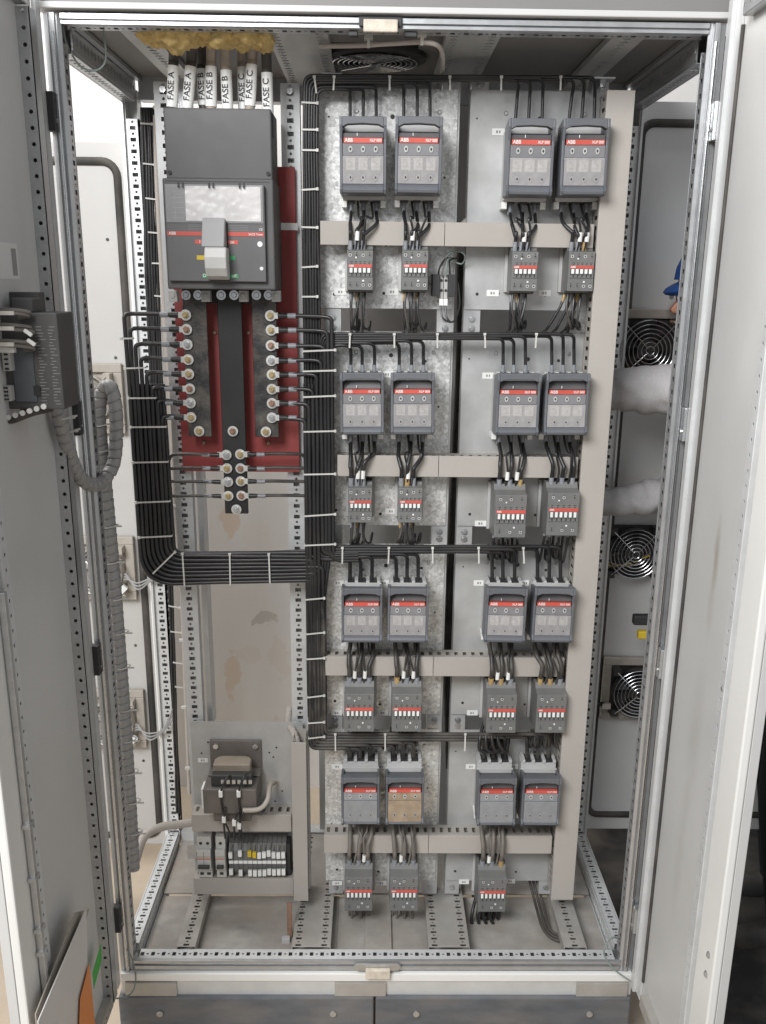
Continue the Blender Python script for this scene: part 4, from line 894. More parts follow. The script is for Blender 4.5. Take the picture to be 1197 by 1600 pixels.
branch(3, lambda k, lv, ry, yy: [P(483+4.6*(5-lv) if False else 482+4.4*lv, 940, Y=yy), P(484+4.4*lv, 1090, Y=yy), P(485+4.4*lv, 1150+4.2*(5-lv), Y=yy), P(540, 1150+4.2*lv, Y=yy)] if False else [P(482+4.6*(5-lv), 940, Y=yy), P(484+4.6*(5-lv), 1080, Y=yy), P(485+4.6*(5-lv), ry, Y=yy)], 'cable_dusty')
rx = [518, 512, 507, 501, 494.5, 488.5, 482, 476.5]; ry8 = [494, 516, 540, 562, 584, 607, 630, 654]
for i in range(8):       # feeders from the right busbar into the trunk
    yy = YT-.018
    tail = [P(rx[i]+2, 760, Y=yy), P(rx[i]+3, 842, Y=yy)]
    if i < 4: tail += [P(rx[i]+3, 858+3*(4-i) if False else 877-4*i, Y=yy), P(560, 876-4*i, Y=yy+.004)]
    else: tail += [P(rx[i]+4, 950, Y=yy+.004), P(rx[i]+7, 1120, Y=yy+.006)]
    lugged(ht, RB[i], 1, [P(rx[i]-16, ry8[i]+.5, Y=YB-.010), P(rx[i], ry8[i]+2, Y=yy), P(rx[i]+1, ry8[i]+60, Y=yy)]+tail)
for i, y in enumerate((709, 731, 752, 774)): lugged(ht, MBt[2+2*i], 1, [P(430, y-.5, Y=.195), P(478+5*i, y+.5, Y=YT), P(482+5*i, y+60, Y=YT+.004)], .0036, 'cable_dusty')
for i in range(8): obj('cable', MB().tube([P(477+5.4*i, 600, Y=YT-.008), P(479+5.4*i, 850, Y=YT-.008), P(482+3.6*i, 930, Y=YT-.008), P(485+3.4*i, 1140, Y=YT-.004)], .0042, 8), 'cable', ht, True)
for y in (162, 203, 236, 295, 356, 417, 464): tie(ht, (472, y), (495, y-.5), YT-.013)
for y in (547, 580, 622, 676, 740, 804, 854): tie(ht, (474+(y-547)*.008, y), (523, y-2), YT-.0235)
for y in (937, 989, 1029, 1087, 1130, 1153): tie(ht, (478+(y-937)*.02, y+1), (506, y-2), YT-.0215)
for x in (522, 608, 705, 785, 875): tie(ht, (x, 140), (x, 121), YT-.012)
tie(ht, (498, 145), (493, 121), YT-.012)
for x in (545, 616, 686, 760, 838): tie(ht, (x, 543), (x, 523), YT-.018)
for x in (536, 604, 676, 752, 822): tie(ht, (x, 880), (x, 857), YT-.020)
for x in (524, 603, 725): tie(ht, (x, 1173), (x, 1148), YT-.020)

# control bundle on the back left post
hb_ = thing('control_cable_bundle', 'slim black cable bundle tied along the back left post', 'cable bundle', P(232, 400, Y=.5))
for i in range(5):
    obj('cable', MB().tube(wob([P(222+4.2*i, 168, Y=.50), P(232+4.2*i, 500, Y=.50)]+([P(252+4*i, 900, Y=.50), P(268+3*i, 1270, Y=.50)] if i > 2 else [P(250+3*i, 880, Y=.50)]), .002), .0048 if i < 3 else .0036, 8), 'cable', hb_, True)
for (px, py) in ((228, 192), (232, 256), (236, 310), (240, 363), (246, 410), (250, 462), (272, 950), (275, 990), (279, 1035), (282, 1075)): tie(hb_, (px-8, py-1), (px+9, py+1), .492)
wv = MB().tube(spline([P(243, 180, Y=.33), P(246, 300, Y=.33), P(255, 460, Y=.33), P(268, 640, Y=.33), P(273, 800, Y=.33), P(283, 900, Y=.33), P(290, 1080, Y=.36), P(296, 1240, Y=.36)], 8), .005, 8)
w1 = obj('grey_control_cable', wv, 'hose_dusty', hb_, True)
for (px, py) in ((243, 168), (262, 292), (262, 526), (271, 632), (270, 790), (283, 1000), (286, 1105), (292, 1200)): p = P(px, py, Y=.325); obj('tie_head', MB().box(p.x-.004, p.x+.008, .320, .328, p.z-.003, p.z+.003), 'tie', hb_)
th_ = thing('control_cable', 'thin brown control cable lying along the top of the horizontal harness', 'cable', P(380, 866, Y=.2))
obj('sheath', MB().tube(spline([P(274, 858, Y=.22), P(300, 864, Y=.21), P(380, 864, Y=.21), P(478, 860, Y=.21)], 6), .0030, 8), 'phase_dark', th_, True)

# ================================================================== TRANSFORMER AND CONTROL GEAR
tf = thing('transformer', 'brown control transformer with taped coil on the lower left plate', 'transformer', P(366, 1290, Y=.2))
TX0, TX1 = -.395, -.258; zc = P(366, 1240, Y=.17).z
xm = P(362, 1240, Y=.16).x
obj('mounting_bracket', MB().box(xm-.062, xm+.064, YP-.008, YP-.0005, zc+.030, zc+.105).box(xm-.062, xm+.064, YP-.05, YP-.0081, zc+.030, zc+.034), 'trafo_core', tf, bevel=.003)
obj('core', MB().box(xm-.064, xm+.062, .135, YP-.009, zc-.035, zc+.029), 'trafo_core', tf, bevel=.002)
obj('coil', MB().prism([(-.044, 0), (-.044, .035), (-.038, .048), (-.026, .055), (.026, .055), (.038, .048), (.044, .035), (.044, 0)], lambda p, q, z: (xm+p, YP-.020-(.05-q)*.9-.012, z), zc+.0291, zc+.075), 'trafo_coil', tf, bevel=.003)
obj('coil_lower', MB().box(xm-.044, xm+.046, .150, YP-.012, zc-.065, zc-.0351), 'trafo_core', tf, bevel=.004)
obj('terminal_strip', MB().box(xm-.046, xm+.050, .150, .175, zc+.0292, zc+.058), 'contactor_dark', tf, bevel=.002)
for k in range(6): obj('terminal', MB().box(xm-.022+.013*k, xm-.014+.013*k, .1465, .1499, zc+.038, zc+.048), 'steel', tf)
for sx in (-.046, .050): obj('bolt', MB().cyl((xm+sx, YP-.0085, zc+.092), (xm+sx, YP-.016, zc+.092), .007, 6), 'chrome', tf)
for (xs_, m_) in ((-.0705, 'tag_white'),): obj('side_label', MB().box(xm+xs_, xm+xs_+.0062, .150, .19, zc-.030, zc+.022), m_, tf)
for (px0, py0, px1, py1, px2, py2) in ((360, 1212, 345, 1240, 352, 1310), (386, 1208, 373, 1240, 378, 1312), (352, 1262, 350, 1280, 362, 1308), (378, 1265, 366, 1285, 366, 1310), (384, 1265, 374, 1290, 374, 1311)):
    pts = spline([P(px0, py0, Y=.15), P((px0+px1)/2+1, (py0+py1)/2-8, Y=.125), P(px1, py1, Y=.125), P((px1+px2)/2, (py1+py2)/2, Y=.13), P(px2, py2, Y=.17)], 6)
    q = obj('lead', MB().tube(pts, .0024, 7), 'cable', tf, True); pp = Vector(pts[12]); obj('marker_sleeve', MB().box(pp.x-.0045, pp.x+.0045, pp.y-.005, pp.y+.004, pp.z-.008, pp.z+.008), 'tag_white', q, bevel=.001)
hz = obj('spiral_lead', MB().tube(spline([P(380, 1266, Y=.13), P(405, 1264, Y=.13), P(418, 1250, Y=.15), P(422, 1228, Y=.2), P(430, 1222, Y=.235)], 6), .0060, 10), 'fan_frame', tf, True)

def mcb(px0, px1, py0, py1, poles, label):
    Yf = .178; a, b = P(px0, py0, Y=Yf), P(px1, py1, Y=Yf); x0, x1, z1, z0 = a.x, b.x, a.z, b.z; h = z1-z0
    t = thing('miniature_breaker', label, 'breaker', ((x0+x1)/2, YP, z0), 'miniature breakers on the rail')
    obj('body', MB().prism([(YP-.004, z0), (.192, z0), (.192, z0+h*.25), (Yf, z0+h*.27), (Yf, z0+h*.72), (.192, z0+h*.74), (.192, z1), (YP-.004, z1)], lambda p, q, x: (x, p, q), x0, x1), 'mcb', t, bevel=.001)
    obj('stripe', MB().box(x0+.001, x1-.001, Yf-.0006, Yf-.0002, z0+h*.52, z0+h*.535), 'red_strip', t)
    obj('band', MB().box(x0+.0005, x1-.0005, Yf-.0006, Yf-.0002, z0+h*.545, z0+h*.60), 'fan_frame', t)
    w = (x1-x0)/poles
    obj('toggle', MB().box(x0+.003, x1-.003, Yf-.010, Yf-.0003, z0+h*.33, z0+h*.40), 'contactor_dark', t, bevel=.002)
    for k in range(poles):
        xc = x0+w*(k+.5); obj('terminal_hole', MB().cyl((xc, .1918, z0+h*.84), (xc, .1912, z0+h*.84), .004, 10), 'ink', t); obj('terminal_hole', MB().box(xc-.0045, xc+.0045, .1912, .1918, z0+h*.07, z0+h*.13), 'ink', t)
        obj('pole_gap', MB().box(x0+w*k-.0003, x0+w*k+.0003, Yf-.0007, Yf-.0002, z0+h*.28, z0+h*.71), 'ink', t)
    return t
mcb(306, 331, 1312, 1376, 2, 'two pole pale miniature breaker at the left end of the rail')
mcb(335, 353, 1312, 1376, 1, 'single pole pale miniature breaker beside the terminal strip')
obj('x', MB(), None) if False else None
tb = thing('terminal_strip', 'row of dark rail terminals with white markers and two yellow ones', 'terminal strip', P(402, 1378, Y=YP))
a, b = P(357, 1314, Y=.205), P(448, 1374, Y=.205)
obj('din_rail', MB().box(a.x-.11, b.x, YP-.010, YP-.004, (a.z+b.z)/2-.018, (a.z+b.z)/2+.018), 'steel', tb)
nT = 12; wT = (b.x-a.x)/nT
for k in range(nT):
    x = a.x+wT*k
    tt = obj('terminal', MB().prism([(YP-.003, b.z+.006), (.212, b.z+.010), (.203, b.z+.026), (.198, (a.z+b.z)/2), (.203, a.z-.026), (.212, a.z-.010), (YP-.003, a.z-.004)], lambda p, q, xx: (xx, p, q), x+.0004, x+wT-.0004), 'contactor', tb)
    zm = (a.z+b.z)/2
    obj('number_tag', MB().box(x+.0006, x+wT-.0006, .1955, .1979, zm-.004, zm+.004), 'white', tt)
    for (dz, sg) in ((.026, 1), (-.026, -1)):
        if sg > 0 and k in (1, 3) or sg < 0 and k in (1, 3): continue
        m = 'yellow' if (k in (4, 5) and sg > 0) else 'white'
        xx = x+wT/2; z_ = zm+dz+random.uniform(-.003, .003)
        obj('wire_marker', MB().box(xx-wT*.40, xx+wT*.40, .186, .194, z_-.008, z_+.008), m, tt, bevel=.001)
        obj('conductor', MB().tube([(xx, .192, z_-sg*.01), (xx+random.uniform(-.002, .002), .196, z_+sg*.03)], .0015, 6), 'wire_grey', tt)
obj('end_stop', MB().box(b.x+.0005, b.x+.010, .205, YP-.003, b.z+.012, a.z-.010), 'contactor_dark', tb, bevel=.001)

# small terminal block on the top galvanised plate
sb = thing('terminal_block', 'small black terminal block with two white tags beside the second top contactor', 'terminal block', P(693, 470, Y=YP))
p = P(693, 446, Y=.215)
for s in (-1, 1): obj('end_bracket', MB().box(p.x+s*.0165-.0075, p.x+s*.0165+.0075, .200, YP-.0005, p.z-.022, p.z+.022), 'contactor_dark', sb, bevel=.001)
for s in (-.0045, .0045):
    q = obj('terminal', MB().box(p.x+s-.004, p.x+s+.004, .210, YP-.0006, p.z-.026, p.z+.020), 'mcb', sb, bevel=.001)
    obj('screw_hole', MB().cyl((p.x+s, .2099, p.z+.010), (p.x+s, .209, p.z+.010), .003, 8).cyl((p.x+s, .2099, p.z-.010), (p.x+s, .209, p.z-.010), .003, 8), 'ink', q)
    obj('wire_marker', MB().box(p.x+s-.004, p.x+s+.004, .203, .2098, p.z-.040, p.z-.0265), 'white', q)
    obj('wire', MB().tube(spline([(p.x+s, .208, p.z-.038), (p.x+s+.004, .20, p.z-.065), (p.x+.022, .20, p.z-.072), (p.x+.034, .205, p.z-.040), (p.x+.030, .215, p.z+.005)], 6), .0019, 7), 'cable', q, True)
for k_ in range(4): obj('lead', MB().tube(spline([(p.x-.012+.008*k_, .205, p.z+.018), (p.x-.010+.007*k_, .200, p.z+.034), (p.x+.004*k_, .215, p.z+.05), (p.x+.01+.006*k_, .24, p.z+.055)], 6), .0020, 7), ('cable', 'wire_grey', 'earth_wire', 'cable')[k_], sb, True)
obj('earth_lead', MB().tube(spline([P(690, 415, Y=.235), P(700, 398, Y=.22), P(715, 392, Y=.22), P(727, 400, Y=.22), P(722, 412, Y=.235), P(712, 410, Y=.24)], 6), .0017, 7), 'earth_wire', sb, True)

# ================================================================== ROOF FAN AND CEILING CONDUIT
rf = thing('roof_fan', 'black roof fan with round wire guard seen from below', 'fan', (-.02, .29, 1.985))
obj('housing', MB().ring((-.02, .29, 2.03), (0, 0, -1), .078, .105, .042, 32).cyl((-.02, .29, 2.05), (-.02, .29, 2.045), .11, 24), 'fan_black', rf, bevel=.001)
obj('hub', MB().cyl((-.02, .29, 2.03), (-.02, .29, 1.995), .03, 20), 'fan_black', rf)
gd = MB()
for i in range(8):
    r = .012+.0105*i; gd.tube([(-.02+r*math.cos(q), .29+r*math.sin(q), 1.982) for q in [2*math.pi*j/32 for j in range(32)]], .0011, 5, closed=True)
for a in (45, 135, 225, 315): c, s = math.cos(math.radians(a)), math.sin(math.radians(a)); gd.tube([(-.02+c*.01, .29+s*.01, 1.980), (-.02+c*.098, .29+s*.098, 1.981)], .0014, 5)
obj('wire_guard', gd, 'chrome', rf, True)
cd = thing('ceiling_conduit', 'beige cable clipped under the roof in front of the fan', 'conduit', P(600, 70, Z=1.98))
obj('sheath', MB().tube(spline([P(500, 72, Z=1.975), P(560, 71, Z=1.972), P(610, 68, Z=1.972), P(660, 66, Z=1.972), P(685, 72, Z=1.968), P(692, 92, Z=1.962), P(690, 120, Z=1.955)], 8), .0045, 8), 'hose_dusty', cd, True)
for (px, py) in ((576, 69), (659, 65)): p = P(px, py, Z=1.972); obj('clip', MB().box(p.x-.008, p.x+.008, p.y-.012, p.y+.010, 1.9785, 1.985).box(p.x-.003, p.x+.003, p.y-.004, p.y+.004, 1.966, 1.9784), 'tie', cd)

# ================================================================== SPIRAL HOSE ON THE LEFT
def spiral(pts, r, pitch=.019, n=16):
    P_ = spline(pts, 24); # resample
    L = [0]
    for i in range(1, len(P_)): L.append(L[-1]+(Vector(P_[i])-Vector(P_[i-1])).length)
    tot = L[-1]; m = int(tot/.0022); out = []; j = 0
    for i in range(m+1):
        s = tot*i/m
        while j < len(L)-2 and L[j+1] < s: j += 1
        t = (s-L[j])/max(L[j+1]-L[j], 1e-9); out.append(Vector(P_[j]).lerp(Vector(P_[j+1]), t))
    def rad(i, mm):
        s = tot*i/m
        return lambda th: r*(1 - (.22 if ((s/pitch-th/(2*math.pi)) % 1) < .14 else 0) + .03*math.sin(2*math.pi*((s/pitch-th/(2*math.pi)) % 1)))
    return MB().tube(out, r, n, rad=rad)
hs = thing('spiral_hose', 'grey spiral wrapped hose looping from the left door and down the front post', 'hose', P(150, 760, Y=0))
hp = [P(88, 630, Y=-.16), P(96, 660, Y=-.15), P(106, 700, Y=-.12), P(120, 738, Y=-.08), P(140, 757, Y=-.03), P(160, 752, Y=.02), P(177, 725, Y=.05), P(182, 680, Y=.06), P(180, 630, Y=.065), P(172, 604, Y=.07), P(160, 612, Y=.08), P(155, 650, Y=.075), P(161, 720, Y=.075), P(169, 800, Y=.075), P(178, 900, Y=.075), P(186, 1000, Y=.075), P(195, 1120, Y=.075), P(203, 1240, Y=.075), P(208, 1330, Y=.075), P(209, 1358, Y=.075)]
obj('hose', spiral(hp, .0138), 'hose', hs, True)
obj('hose_end', MB().tube(spline([P(208, 1356, Y=.075), P(212, 1345, Y=.11), P(225, 1308, Y=.14), P(250, 1293, Y=.17), P(280, 1288, Y=.19), P(306, 1284, Y=.205)], 8), .0105, 12), 'hose_dusty', hs, True)
for (px, py, Y) in ((101, 655, -.165), (106, 676, -.145), (157, 664, .07), (160, 704, .075), (170, 822, .060), (175, 878, .060), (182, 935, .058), (187, 988, .08), (190, 1042, .08), (195, 1108, .08), (199, 1156, .08), (203, 1206, .08), (206, 1252, .08), (209, 1300, .08)):
    if Y < 0: tie(hs, (px-12, py+2), (px+13, py-3), Y, .024); continue
    c = P(px+3, py, Y=.075); k_ = obj('cable_tie', MB().tube([(c.x+.0150*math.cos(q), c.y+.0150*math.sin(q), c.z+.003*math.cos(q)) for q in [2*math.pi*j/20 for j in range(20)]], .0014, 6, closed=True), 'tie', hs, True)
    obj('tie_tail', MB().box(c.x+.010, c.x+.026, c.y-.013, c.y-.0105, c.z+.001, c.z+.0045), 'tie', k_)

# ================================================================== CONTROLLER ON THE LEFT DOOR
ct = thing('door_controller', 'dark grey controller module wired up on the inside of the left door', 'controller', P(60, 570, Y=-.34))
Yk = -.34
a, b = P(10, 488, Y=Yk), P(101, 640, Y=Yk)
cx0, cx1, cz0, cz1 = a.x, b.x, b.z, a.z
obj('case', MB().box(cx0-.03, cx1, Yk, Yk+.085, cz0, cz1).box(cx0+.005, cx1-.04, Yk+.01, Yk+.06, cz1+.0001, cz1+.022), 'controller', ct, bevel=.002)
obj('side_lid', MB().box(cx0+.002, cx0+.036, Yk-.003, Yk-.0002, cz0+.012, cz0+.095), 'controller_lid', ct, bevel=.001)
pt = MB(); rr = random.Random(11)
for j in range(26):
    z = cz1-.022-j*.0048
    for i in range(2):
        x = cx0+.042+i*.020+rr.uniform(0, .003); pt.box(x, x+rr.uniform(.004, .013), Yk-.0006, Yk-.0002, z, z+.0011)
obj('print', pt, 'ink_grey', ct)
obj('notch', MB().box(cx0+.032, cx0+.043, Yk-.0035, Yk-.0031, cz0+.022, cz0+.038), 'ink', ct)
for (py0, py1) in ((550, 580), (603, 627)):
    c0, c1 = P(2, py0, Y=Yk-.02), P(18, py1, Y=Yk-.02)
    cn = obj('plug', MB().box(c0.x, c1.x, Yk-.02, Yk-.0004, c1.z, c0.z), 'lightgrey', ct, bevel=.001)
    for j in range(4):
        z = c0.z+(c1.z-c0.z)*(j+.5)/4; obj('plug_hole', MB().cyl((c0.x+.005, Yk-.0201, z), (c0.x+.005, Yk-.021, z), .0018, 8).cyl((c1.x-.005, Yk-.0201, z), (c1.x-.005, Yk-.021, z), .0018, 8), 'ink', cn)
for i, (py, bend) in enumerate(((485, 46), (490, 44), (509, 48), (516, 52), (534, 54), (541, 52))):
    q0, q1 = P(-25, py-3, Y=Yk-.03), P(bend-4, py+2, Y=Yk-.022)
    wq = obj('wire', MB().tube(spline([q0, P(20, py-1, Y=Yk-.032), q1, P(bend, py+5, Y=Yk-.012), P(bend-14, py+7, Y=Yk-.004)], 6), .0030, 7), 'wire_grey', ct, True)
    if i % 2 == 0: c0 = P(10, py+4, Y=Yk-.034); obj('marker_sleeve', MB().box(c0.x-.012, c0.x+.012, Yk-.038, Yk-.033, c0.z-.003, c0.z+.003), 'cream', wq)
for (px, py) in ((44, 520), (49, 535)): p = P(px, py, Y=Yk-.030); obj('marker_sleeve', MB().obox(p, Vector((.8, 0, -.6)), (0, -1, 0), Vector((.6, 0, .8)), .007, .003, .0028), 'tag_white', ct, bevel=.001)
c0 = P(8, 546, Y=Yk-.03); obj('marker_strip', MB().box(c0.x-.02, c0.x+.014, Yk-.030, Yk-.0205, c0.z-.005, c0.z+.005), 'tag_white', ct)
for i in range(9):
    py = 494+i*11.5+(4 if i > 6 else 0); q = P(98, py, Y=Yk+.05); r_ = P(110+i*.4, py+3+rr.uniform(-2, 3), Y=Yk+.09)
    obj('rear_wire', MB().tube(spline([q, q.lerp(r_, .6)+Vector((0, 0, rr.uniform(-.002, .002))), r_], 5), .0026, 7), 'cable', ct, True)
obj('earth_clamp', MB().tube(spline([P(5, 655, Y=Yk+.01), P(20, 656, Y=Yk-.01), P(50, 645, Y=Yk), P(80, 638, Y=Yk+.03)], 6), .006, 8), 'phase_dark', ct, True)
for k in range(6): p = P(14+k*11, 652-k*3.4, Y=Yk-.012); obj('knuckle', MB().cyl(p, p+Vector((0, -.004, 0)), .0045, 8), 'tag_white', ct)
obj('flange', MB().box(-.6050, -.560, Yk+.05, Yk+.085, cz0-.01, cz1+.03), 'controller', ct)

# papers in the left door pocket
pk = thing('folder', 'white document folder leaning in the pocket of the left door', 'folder', P(100, 1590, X=-.57))
def quad(pp, X, th): 
    q = [P(px, py, X=X) for px, py in pp]; return MB().add([tuple(v) for v in q]+[tuple(v+Vector((th, 0, 0))) for v in q], [(0, 1, 2, 3), (7, 6, 5, 4), (0, 4, 5, 1), (1, 5, 6, 2), (2, 6, 7, 3), (3, 7, 4, 0)])
obj('cover', quad([(135, 1420), (60, 1596), (70, 1680), (140, 1660)], -.565, -.002), 'sheet_white', pk)
obj('back_cover', quad([(118, 1426), (56, 1585), (66, 1680), (140, 1420)], -.575, -.002), 'fan_frame', pk)
o = obj('orange_sheet', quad([(140, 1506), (126, 1560), (122, 1680), (152, 1640)], -.560, -.001), 'sheet_orange'); tag(o, 'orange sheet in front of the white folder in the left door', 'paper')
o = obj('green_strip', quad([(158, 1474), (145, 1520), (147, 1545), (159, 1500)], -.5865, -.0008), 'sheet_green'); tag(o, 'bright green paper strip stuck inside the left door', 'paper')
# earth wires
for (nm, pts) in (('thin grey earth wire looping at the top left corner', [P(98, 40, Y=.03), P(105, 70, Y=.05), P(125, 103, Y=.07), P(150, 110, Y=.08), P(165, 95, Y=.08), P(163, 60, Y=.06), P(155, 36, Y=.04)]),
                  ('thin earth wire looping at the bottom right corner', [P(972, 1470, Y=.03), P(958, 1465, Y=.0), P(945, 1480, Y=-.02), P(946, 1496, Y=-.02), P(960, 1515, Y=-.03), P(985, 1533, Y=-.04)]),
                  ('thin earth wire looping at the bottom left corner', [P(196, 1478, Y=.0), P(207, 1500, Y=-.02), P(212, 1530, Y=-.03), P(205, 1552, Y=-.05), P(185, 1560, Y=-.07), P(172, 1555, Y=-.09)])):
    t = obj('earth_wire', MB().tube(spline(pts, 8), .0019, 7), 'earth_wire', None, True); tag(t, nm, 'wire', 'earth wires')
# fan wires on the left
for j, (y0, lab) in enumerate(((925, 'middle'), (1160, 'lowest'))):
    dx = 18*j
    t = thing('fan_lead', f'grey fan lead with white plug running from the {lab} left fan to the post', 'wire', P(200, y0, Y=.5))
    for k in range(3): obj('conductor', MB().tube(spline([P(186+dx*.9, y0-8-3*k, Y=.58), P(196+dx, y0-20-4*k, Y=.56), P(215+dx, y0-14+5*k-8*j*0, Y=.54), P(238+dx, y0-22+2*k, Y=.53), P(262+dx*.6, y0-60+10*k if j else y0-24+2*k, Y=.53)], 6), .0022, 7), 'hose', t, True)
    p = P(192+dx*.9, y0-4, Y=.56); obj('plug', MB().obox(p, Vector((.7, 0, .7)), (0, 1, 0), Vector((-.7, 0, .7)), .012, .006, .008), 'white', t, bevel=.001)
# tools and leads at the right
t = thing('fan_lead', 'dark fan lead with pale plug hanging beside the lowest right fan', 'wire', P(945, 1105, Y=.58))
for k in range(3): obj('conductor', MB().tube(spline([P(915, 1125+4*k, Y=.56), P(925, 1105, Y=.56), P(938, 1098+2*k, Y=.57), P(950, 1102+2*k, Y=.585)], 6), .0026, 7), 'cable', t, True)
p = P(947, 1103, Y=.575); obj('plug', MB().obox(p, (1, 0, 0), (0, 1, 0), (0, 0, 1), .012, .006, .008), 'hose_dusty', t, bevel=.001)
t = thing('fan_lead', 'tangle of fan wires with plug below the lower grey sleeve', 'wire', P(950, 875, Y=.58))
for k in range(4): obj('conductor', MB().tube(spline([P(940, 868+3*k, Y=.57), P(955, 880+2*k, Y=.57), P(985, 884-2*k, Y=.58), P(1015, 874-3*k, Y=.59)], 6), .0022, 7), ('hose_dusty', 'cable', 'yellow', 'wire_grey')[k], t, True)
p = P(947, 868, Y=.57); obj('plug', MB().obox(p, (1, 0, 0), (0, 1, 0), (0, 0, 1), .012, .006, .010), 'hose_dusty', t, bevel=.001)
t = thing('hand_tool', 'black and yellow tool handle behind the right front post', 'tool', P(1003, 975, Y=.45))
a = P(1000, 962, Y=.45); b = P(1004, 990, Y=.45)
obj('head', MB().box(a.x-.018, a.x+.03, .435, .46, a.z-.022, a.z+.004), 'contactor_dark', t, bevel=.004); obj('grip', MB().box(b.x-.014, b.x+.03, .437, .458, b.z-.012, b.z+.010), 'yellow', t, bevel=.004)
# dark loop cables at the bottom right and the gap between the columns
t = thing('floor_cable', 'pair of grey cables dropping behind the bottom right plate to the floor', 'cable', P(850, 1465, Z=.05))
for k in range(3): obj('sheath', MB().tube(spline([P(824+6*k, 1362, Y=.29), P(832+6*k, 1395, Z=.050), P(840+6*k, 1425, Z=.036), P(848+5*k, 1450, Z=.030), P(862+4*k, 1466-3*k, Z=.026), P(884, 1472-4*k, Z=.028)], 6), .0034, 8), 'phase_dark', t, True)
t = thing('gap_cables', 'dark cables hanging in the gap between the two plate columns', 'cable', P(725, 600, Y=.4))
for k in range(4): obj('sheath', MB().tube(spline([P(718+5*k, 395, Y=.40), P(716+4*k, 560, Y=.40), P(706+5*k, 780, Y=.40), P(696+4*k, 1000, Y=.40), P(700+4*k, 1200, Y=.4)], 6), .0055, 8), 'cable_dusty', t, True)
t = thing('corrugated_conduit', 'short beige conduit poking out between the plate columns at top', 'conduit', P(732, 345, Y=.3))
obj('sheath', MB().tube(spline([P(722, 352, Y=.27), P(732, 343, Y=.28), P(744, 338, Y=.31), P(755, 336, Y=.36)], 6), .0065, 10), 'hose_dusty', t, True)
t = thing('copper_earth_bar', 'brown copper earth stud standing on the floor rail', 'earth bar', P(452, 1470, Z=.05))
a = P(452, 1410, Y=.12); b = P(450, 1462, Y=.12)
obj('bar', MB().box(a.x-.006, a.x+.006, .115, .122, b.z, a.z), 'copper', t, bevel=.001); obj('clamp', MB().box(b.x-.014, b.x+.006, .100, .1149, b.z-.018, b.z+.004).cyl((b.x-.01, .0999, b.z-.022), (b.x-.01, .090, b.z-.022), .006, 6), 'lightgrey', t, bevel=.001)
t = thing('spiral_lead', 'beige wrapped lead entering the top of the lower left vertical duct', 'hose', P(452, 1140, Y=.24))
obj('sheath', spiral([P(452, 1105, Y=.30), P(450, 1130, Y=.27), P(458, 1142, Y=.24), P(464, 1160, Y=.215), P(466, 1178, Y=.21)], .009, .014, 12), 'hose_dusty', t, True)

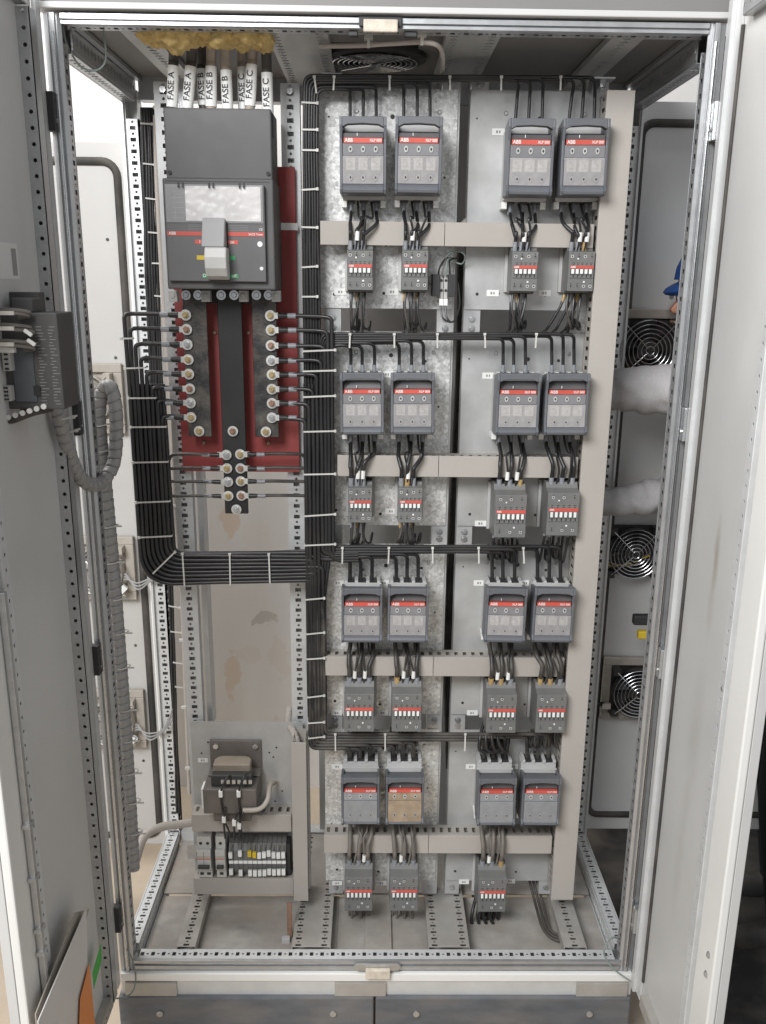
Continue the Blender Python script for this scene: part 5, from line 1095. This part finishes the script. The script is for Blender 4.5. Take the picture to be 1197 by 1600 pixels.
# ================================================================== PERSON reaching in from the right
def person():
    V = []; E = []; Rd = []
    def v(co, r, par=None):
        V.append(co); Rd.append(r if isinstance(r, tuple) else (r, r))
        if par is not None: E.append((par, len(V)-1))
        return len(V)-1
    pel = v((1.10, .50, .76), (.15, .12)); sp = v((1.05, .49, .98), (.14, .11), pel); ch = v((.97, .48, 1.20), (.16, .12), sp); nb = v((.88, .47, 1.36), (.085, .08), ch); nk = v((.83, .465, 1.42), .055, nb); hd0 = v((.79, .46, 1.47), .062, nk); hd1 = v((.765, .46, 1.53), (.082, .09), hd0); hd2 = v((.765, .46, 1.61), (.078, .085), hd1)
    # near arm (upper sleeve)
    s1 = v((.90, .33, 1.345), .070, ch); e0 = v((.76, .36, 1.335), .068, s1); e1 = v((.62, .395, 1.325), .062, e0); f1 = v((.53, .41, 1.322), .047, e1); w1 = v((.44, .415, 1.31), .030, f1)
    s2 = v((.92, .62, 1.30), .068, ch); g0 = v((.84, .56, 1.16), .056, s2); g1 = v((.73, .49, 1.06), .050, g0); h1 = v((.60, .45, 1.048), .042, g1); w2 = v((.46, .435, 1.04), .029, h1)
    for (w_, sgn) in ((w1, 1), (w2, -1)):
        c = Vector(V[w_]); pl = v(tuple(c+Vector((-.045, 0, -.004))), (.040, .017), w_); c = Vector(V[pl])
        for k, (off, ln) in enumerate(((-.030, .062), (-.010, .075), (.010, .070), (.029, .052))):
            a = v(tuple(c+Vector((-.030, off, 0))), .0095, pl); b = v(tuple(c+Vector((-.030-ln*.55, off*1.1, -.006))), .0085, a); v(tuple(c+Vector((-.030-ln*.9, off*1.1, -.022))), .0075, b)
        a = v(tuple(c+Vector((.006, -.036*sgn, .006))), .0105, pl); b = v(tuple(c+Vector((-.022, -.058*sgn, .004))), .0095, a); v(tuple(c+Vector((-.046, -.060*sgn, -.004))), .008, b)
    for (dy_, dx_) in ((-.10, 0), (.10, .07)):
        hp_ = v((1.11+dx_*.3, .50+dy_, .70), .098, pel); kn = v((1.08+dx_, .51+dy_*1.1, .26), .068, hp_); an = v((1.13+dx_, .52+dy_*1.2, -.12), .046, kn); he = v((1.12+dx_, .52+dy_*1.2, -.165), .042, an); v((.98+dx_, .51+dy_*1.3, -.178), (.045, .026), he)
    me = bpy.data.meshes.new('person'); me.from_pydata(V, E, [])
    o = bpy.data.objects.new('person', me); COL.objects.link(o)
    sk = o.modifiers.new('skin', 'SKIN'); sk.use_smooth_shade = True
    for i, r in enumerate(Rd): me.skin_vertices[0].data[i].radius = r
    me.skin_vertices[0].data[0].use_root = True
    o.modifiers.new('sub', 'SUBSURF').levels = 3; o.modifiers['sub'].render_levels = 3
    bpy.context.view_layer.update()
    m2 = bpy.data.meshes.new_from_object(o.evaluated_get(bpy.context.evaluated_depsgraph_get())); o.modifiers.clear(); o.data = m2
    m2.materials.clear()
    for nm in ('fabric', 'trousers', 'skin', 'gasket', 'hair'): m2.materials.append(MATS[nm])
    for p in m2.polygons:
        c = p.center; k = 0
        if c.z < .80: k = 1
        if c.z < -.13: k = 3
        if c.z > 1.41 and c.x < .90 and c.x > .66: k = 2
        if c.z > 1.50 and c.x > .80: k = 4
        if c.x < .475: k = 2
        p.material_index = k; p.use_smooth = True
    # sleeve folds
    for vv in m2.vertices:
        c = vv.co
        if .48 < c.x < .95 and .95 < c.z < 1.42:
            n = noise.noise(Vector((c.x*18, c.y*9, c.z*30)))*.004-max(0, .28-abs(noise.noise(Vector((c.x*20+c.z*10, c.y*7, c.z*12-c.x*6)))))*.030+.003-max(0, .15-abs(noise.noise(Vector((c.x*28-c.z*18, c.y*12+4, c.z*16)))))*.006; vv.co += vv.normal*n
    tag(o, 'person in grey long sleeves and blue cap reaching into the cabinet from the right', 'person')
    cp = MB(); n = 20; hc = Vector((.790, .46, 1.572))
    for j in range(7):
        ph = math.pi/2*j/6
        for i in range(n): a = 2*math.pi*i/n; cp.v.append((hc.x+.108*math.cos(ph)*math.cos(a), hc.y+.094*math.cos(ph)*math.sin(a), hc.z+.105*math.sin(ph)))
    for j in range(6):
        for i in range(n): cp.f.append((j*n+i, j*n+(i+1) % n, (j+1)*n+(i+1) % n, (j+1)*n+i))
    bm_ = MB(); nb_ = 18
    for j in range(9):
        ph = -math.pi/2+math.pi*j/8
        for i in range(nb_): a = 2*math.pi*i/nb_; bm_.v.append((hc.x-.066+.064*math.cos(ph)*math.cos(a), hc.y+.086*math.cos(ph)*math.sin(a), hc.z-.012+.017*math.sin(ph)+.25*(.070*math.cos(ph)*math.cos(a))))
    for j in range(8):
        for i in range(nb_): bm_.f.append((j*nb_+i, j*nb_+(i+1) % nb_, (j+1)*nb_+(i+1) % nb_, (j+1)*nb_+i))
    c = obj('cap', cp, 'cap_blue', o, True); obj('brim', bm_, 'cap_blue', c, True)
    fm = MB()
    fm.prism([(.660, 1.525), (.645, 1.505), (.652, 1.497), (.672, 1.497)], lambda p, q, y: (p+.030, y, q), .450, .470)
    obj('nose', fm, 'skin', o, bevel=.004)
    obj('mouth', MB().box(.684, .690, .440, .480, 1.474, 1.480), 'copper', o, bevel=.002)
    for s in (-1, 1):
        obj('eye', MB().cyl((.690, .46+s*.032, 1.537), (.683, .46+s*.032, 1.537), .010, 10), 'white', o, bevel=.002)
        obj('ear', MB().box(.765, .795, .46+s*.082, .46+s*.096, 1.50, 1.56), 'skin', o, bevel=.006)
person()

# ================================================================== BACKGROUND on the right
o = obj('rubber_mat', MB().box(.70, 4.0, -2.5, 3.5, -.199, -.190), 'dark_mat'); tag(o, 'dark scuffed rubber mat on the floor beside the cabinet', 'mat')
bx_ = thing('dark_backdrop', 'dark box added as backdrop for the dark room beyond the right door', 'housing', (2.0, 1.9, -.19))  # added box, gives the view past the right door its darkness
obj('body', MB().box(1.36, 3.6, 1.40, 2.4, -.19, 1.7), 'backdrop_dark', bx_, bevel=.01)
obj('backdrop_base', MB().box(1.36, 3.6, 1.385, 1.3995, -.19, -.09), 'gasket', bx_)
obj('backdrop_front', MB().box(1.42, 2.3, 1.388, 1.3998, -.05, 1.62), 'backdrop_dark', bx_, bevel=.003)
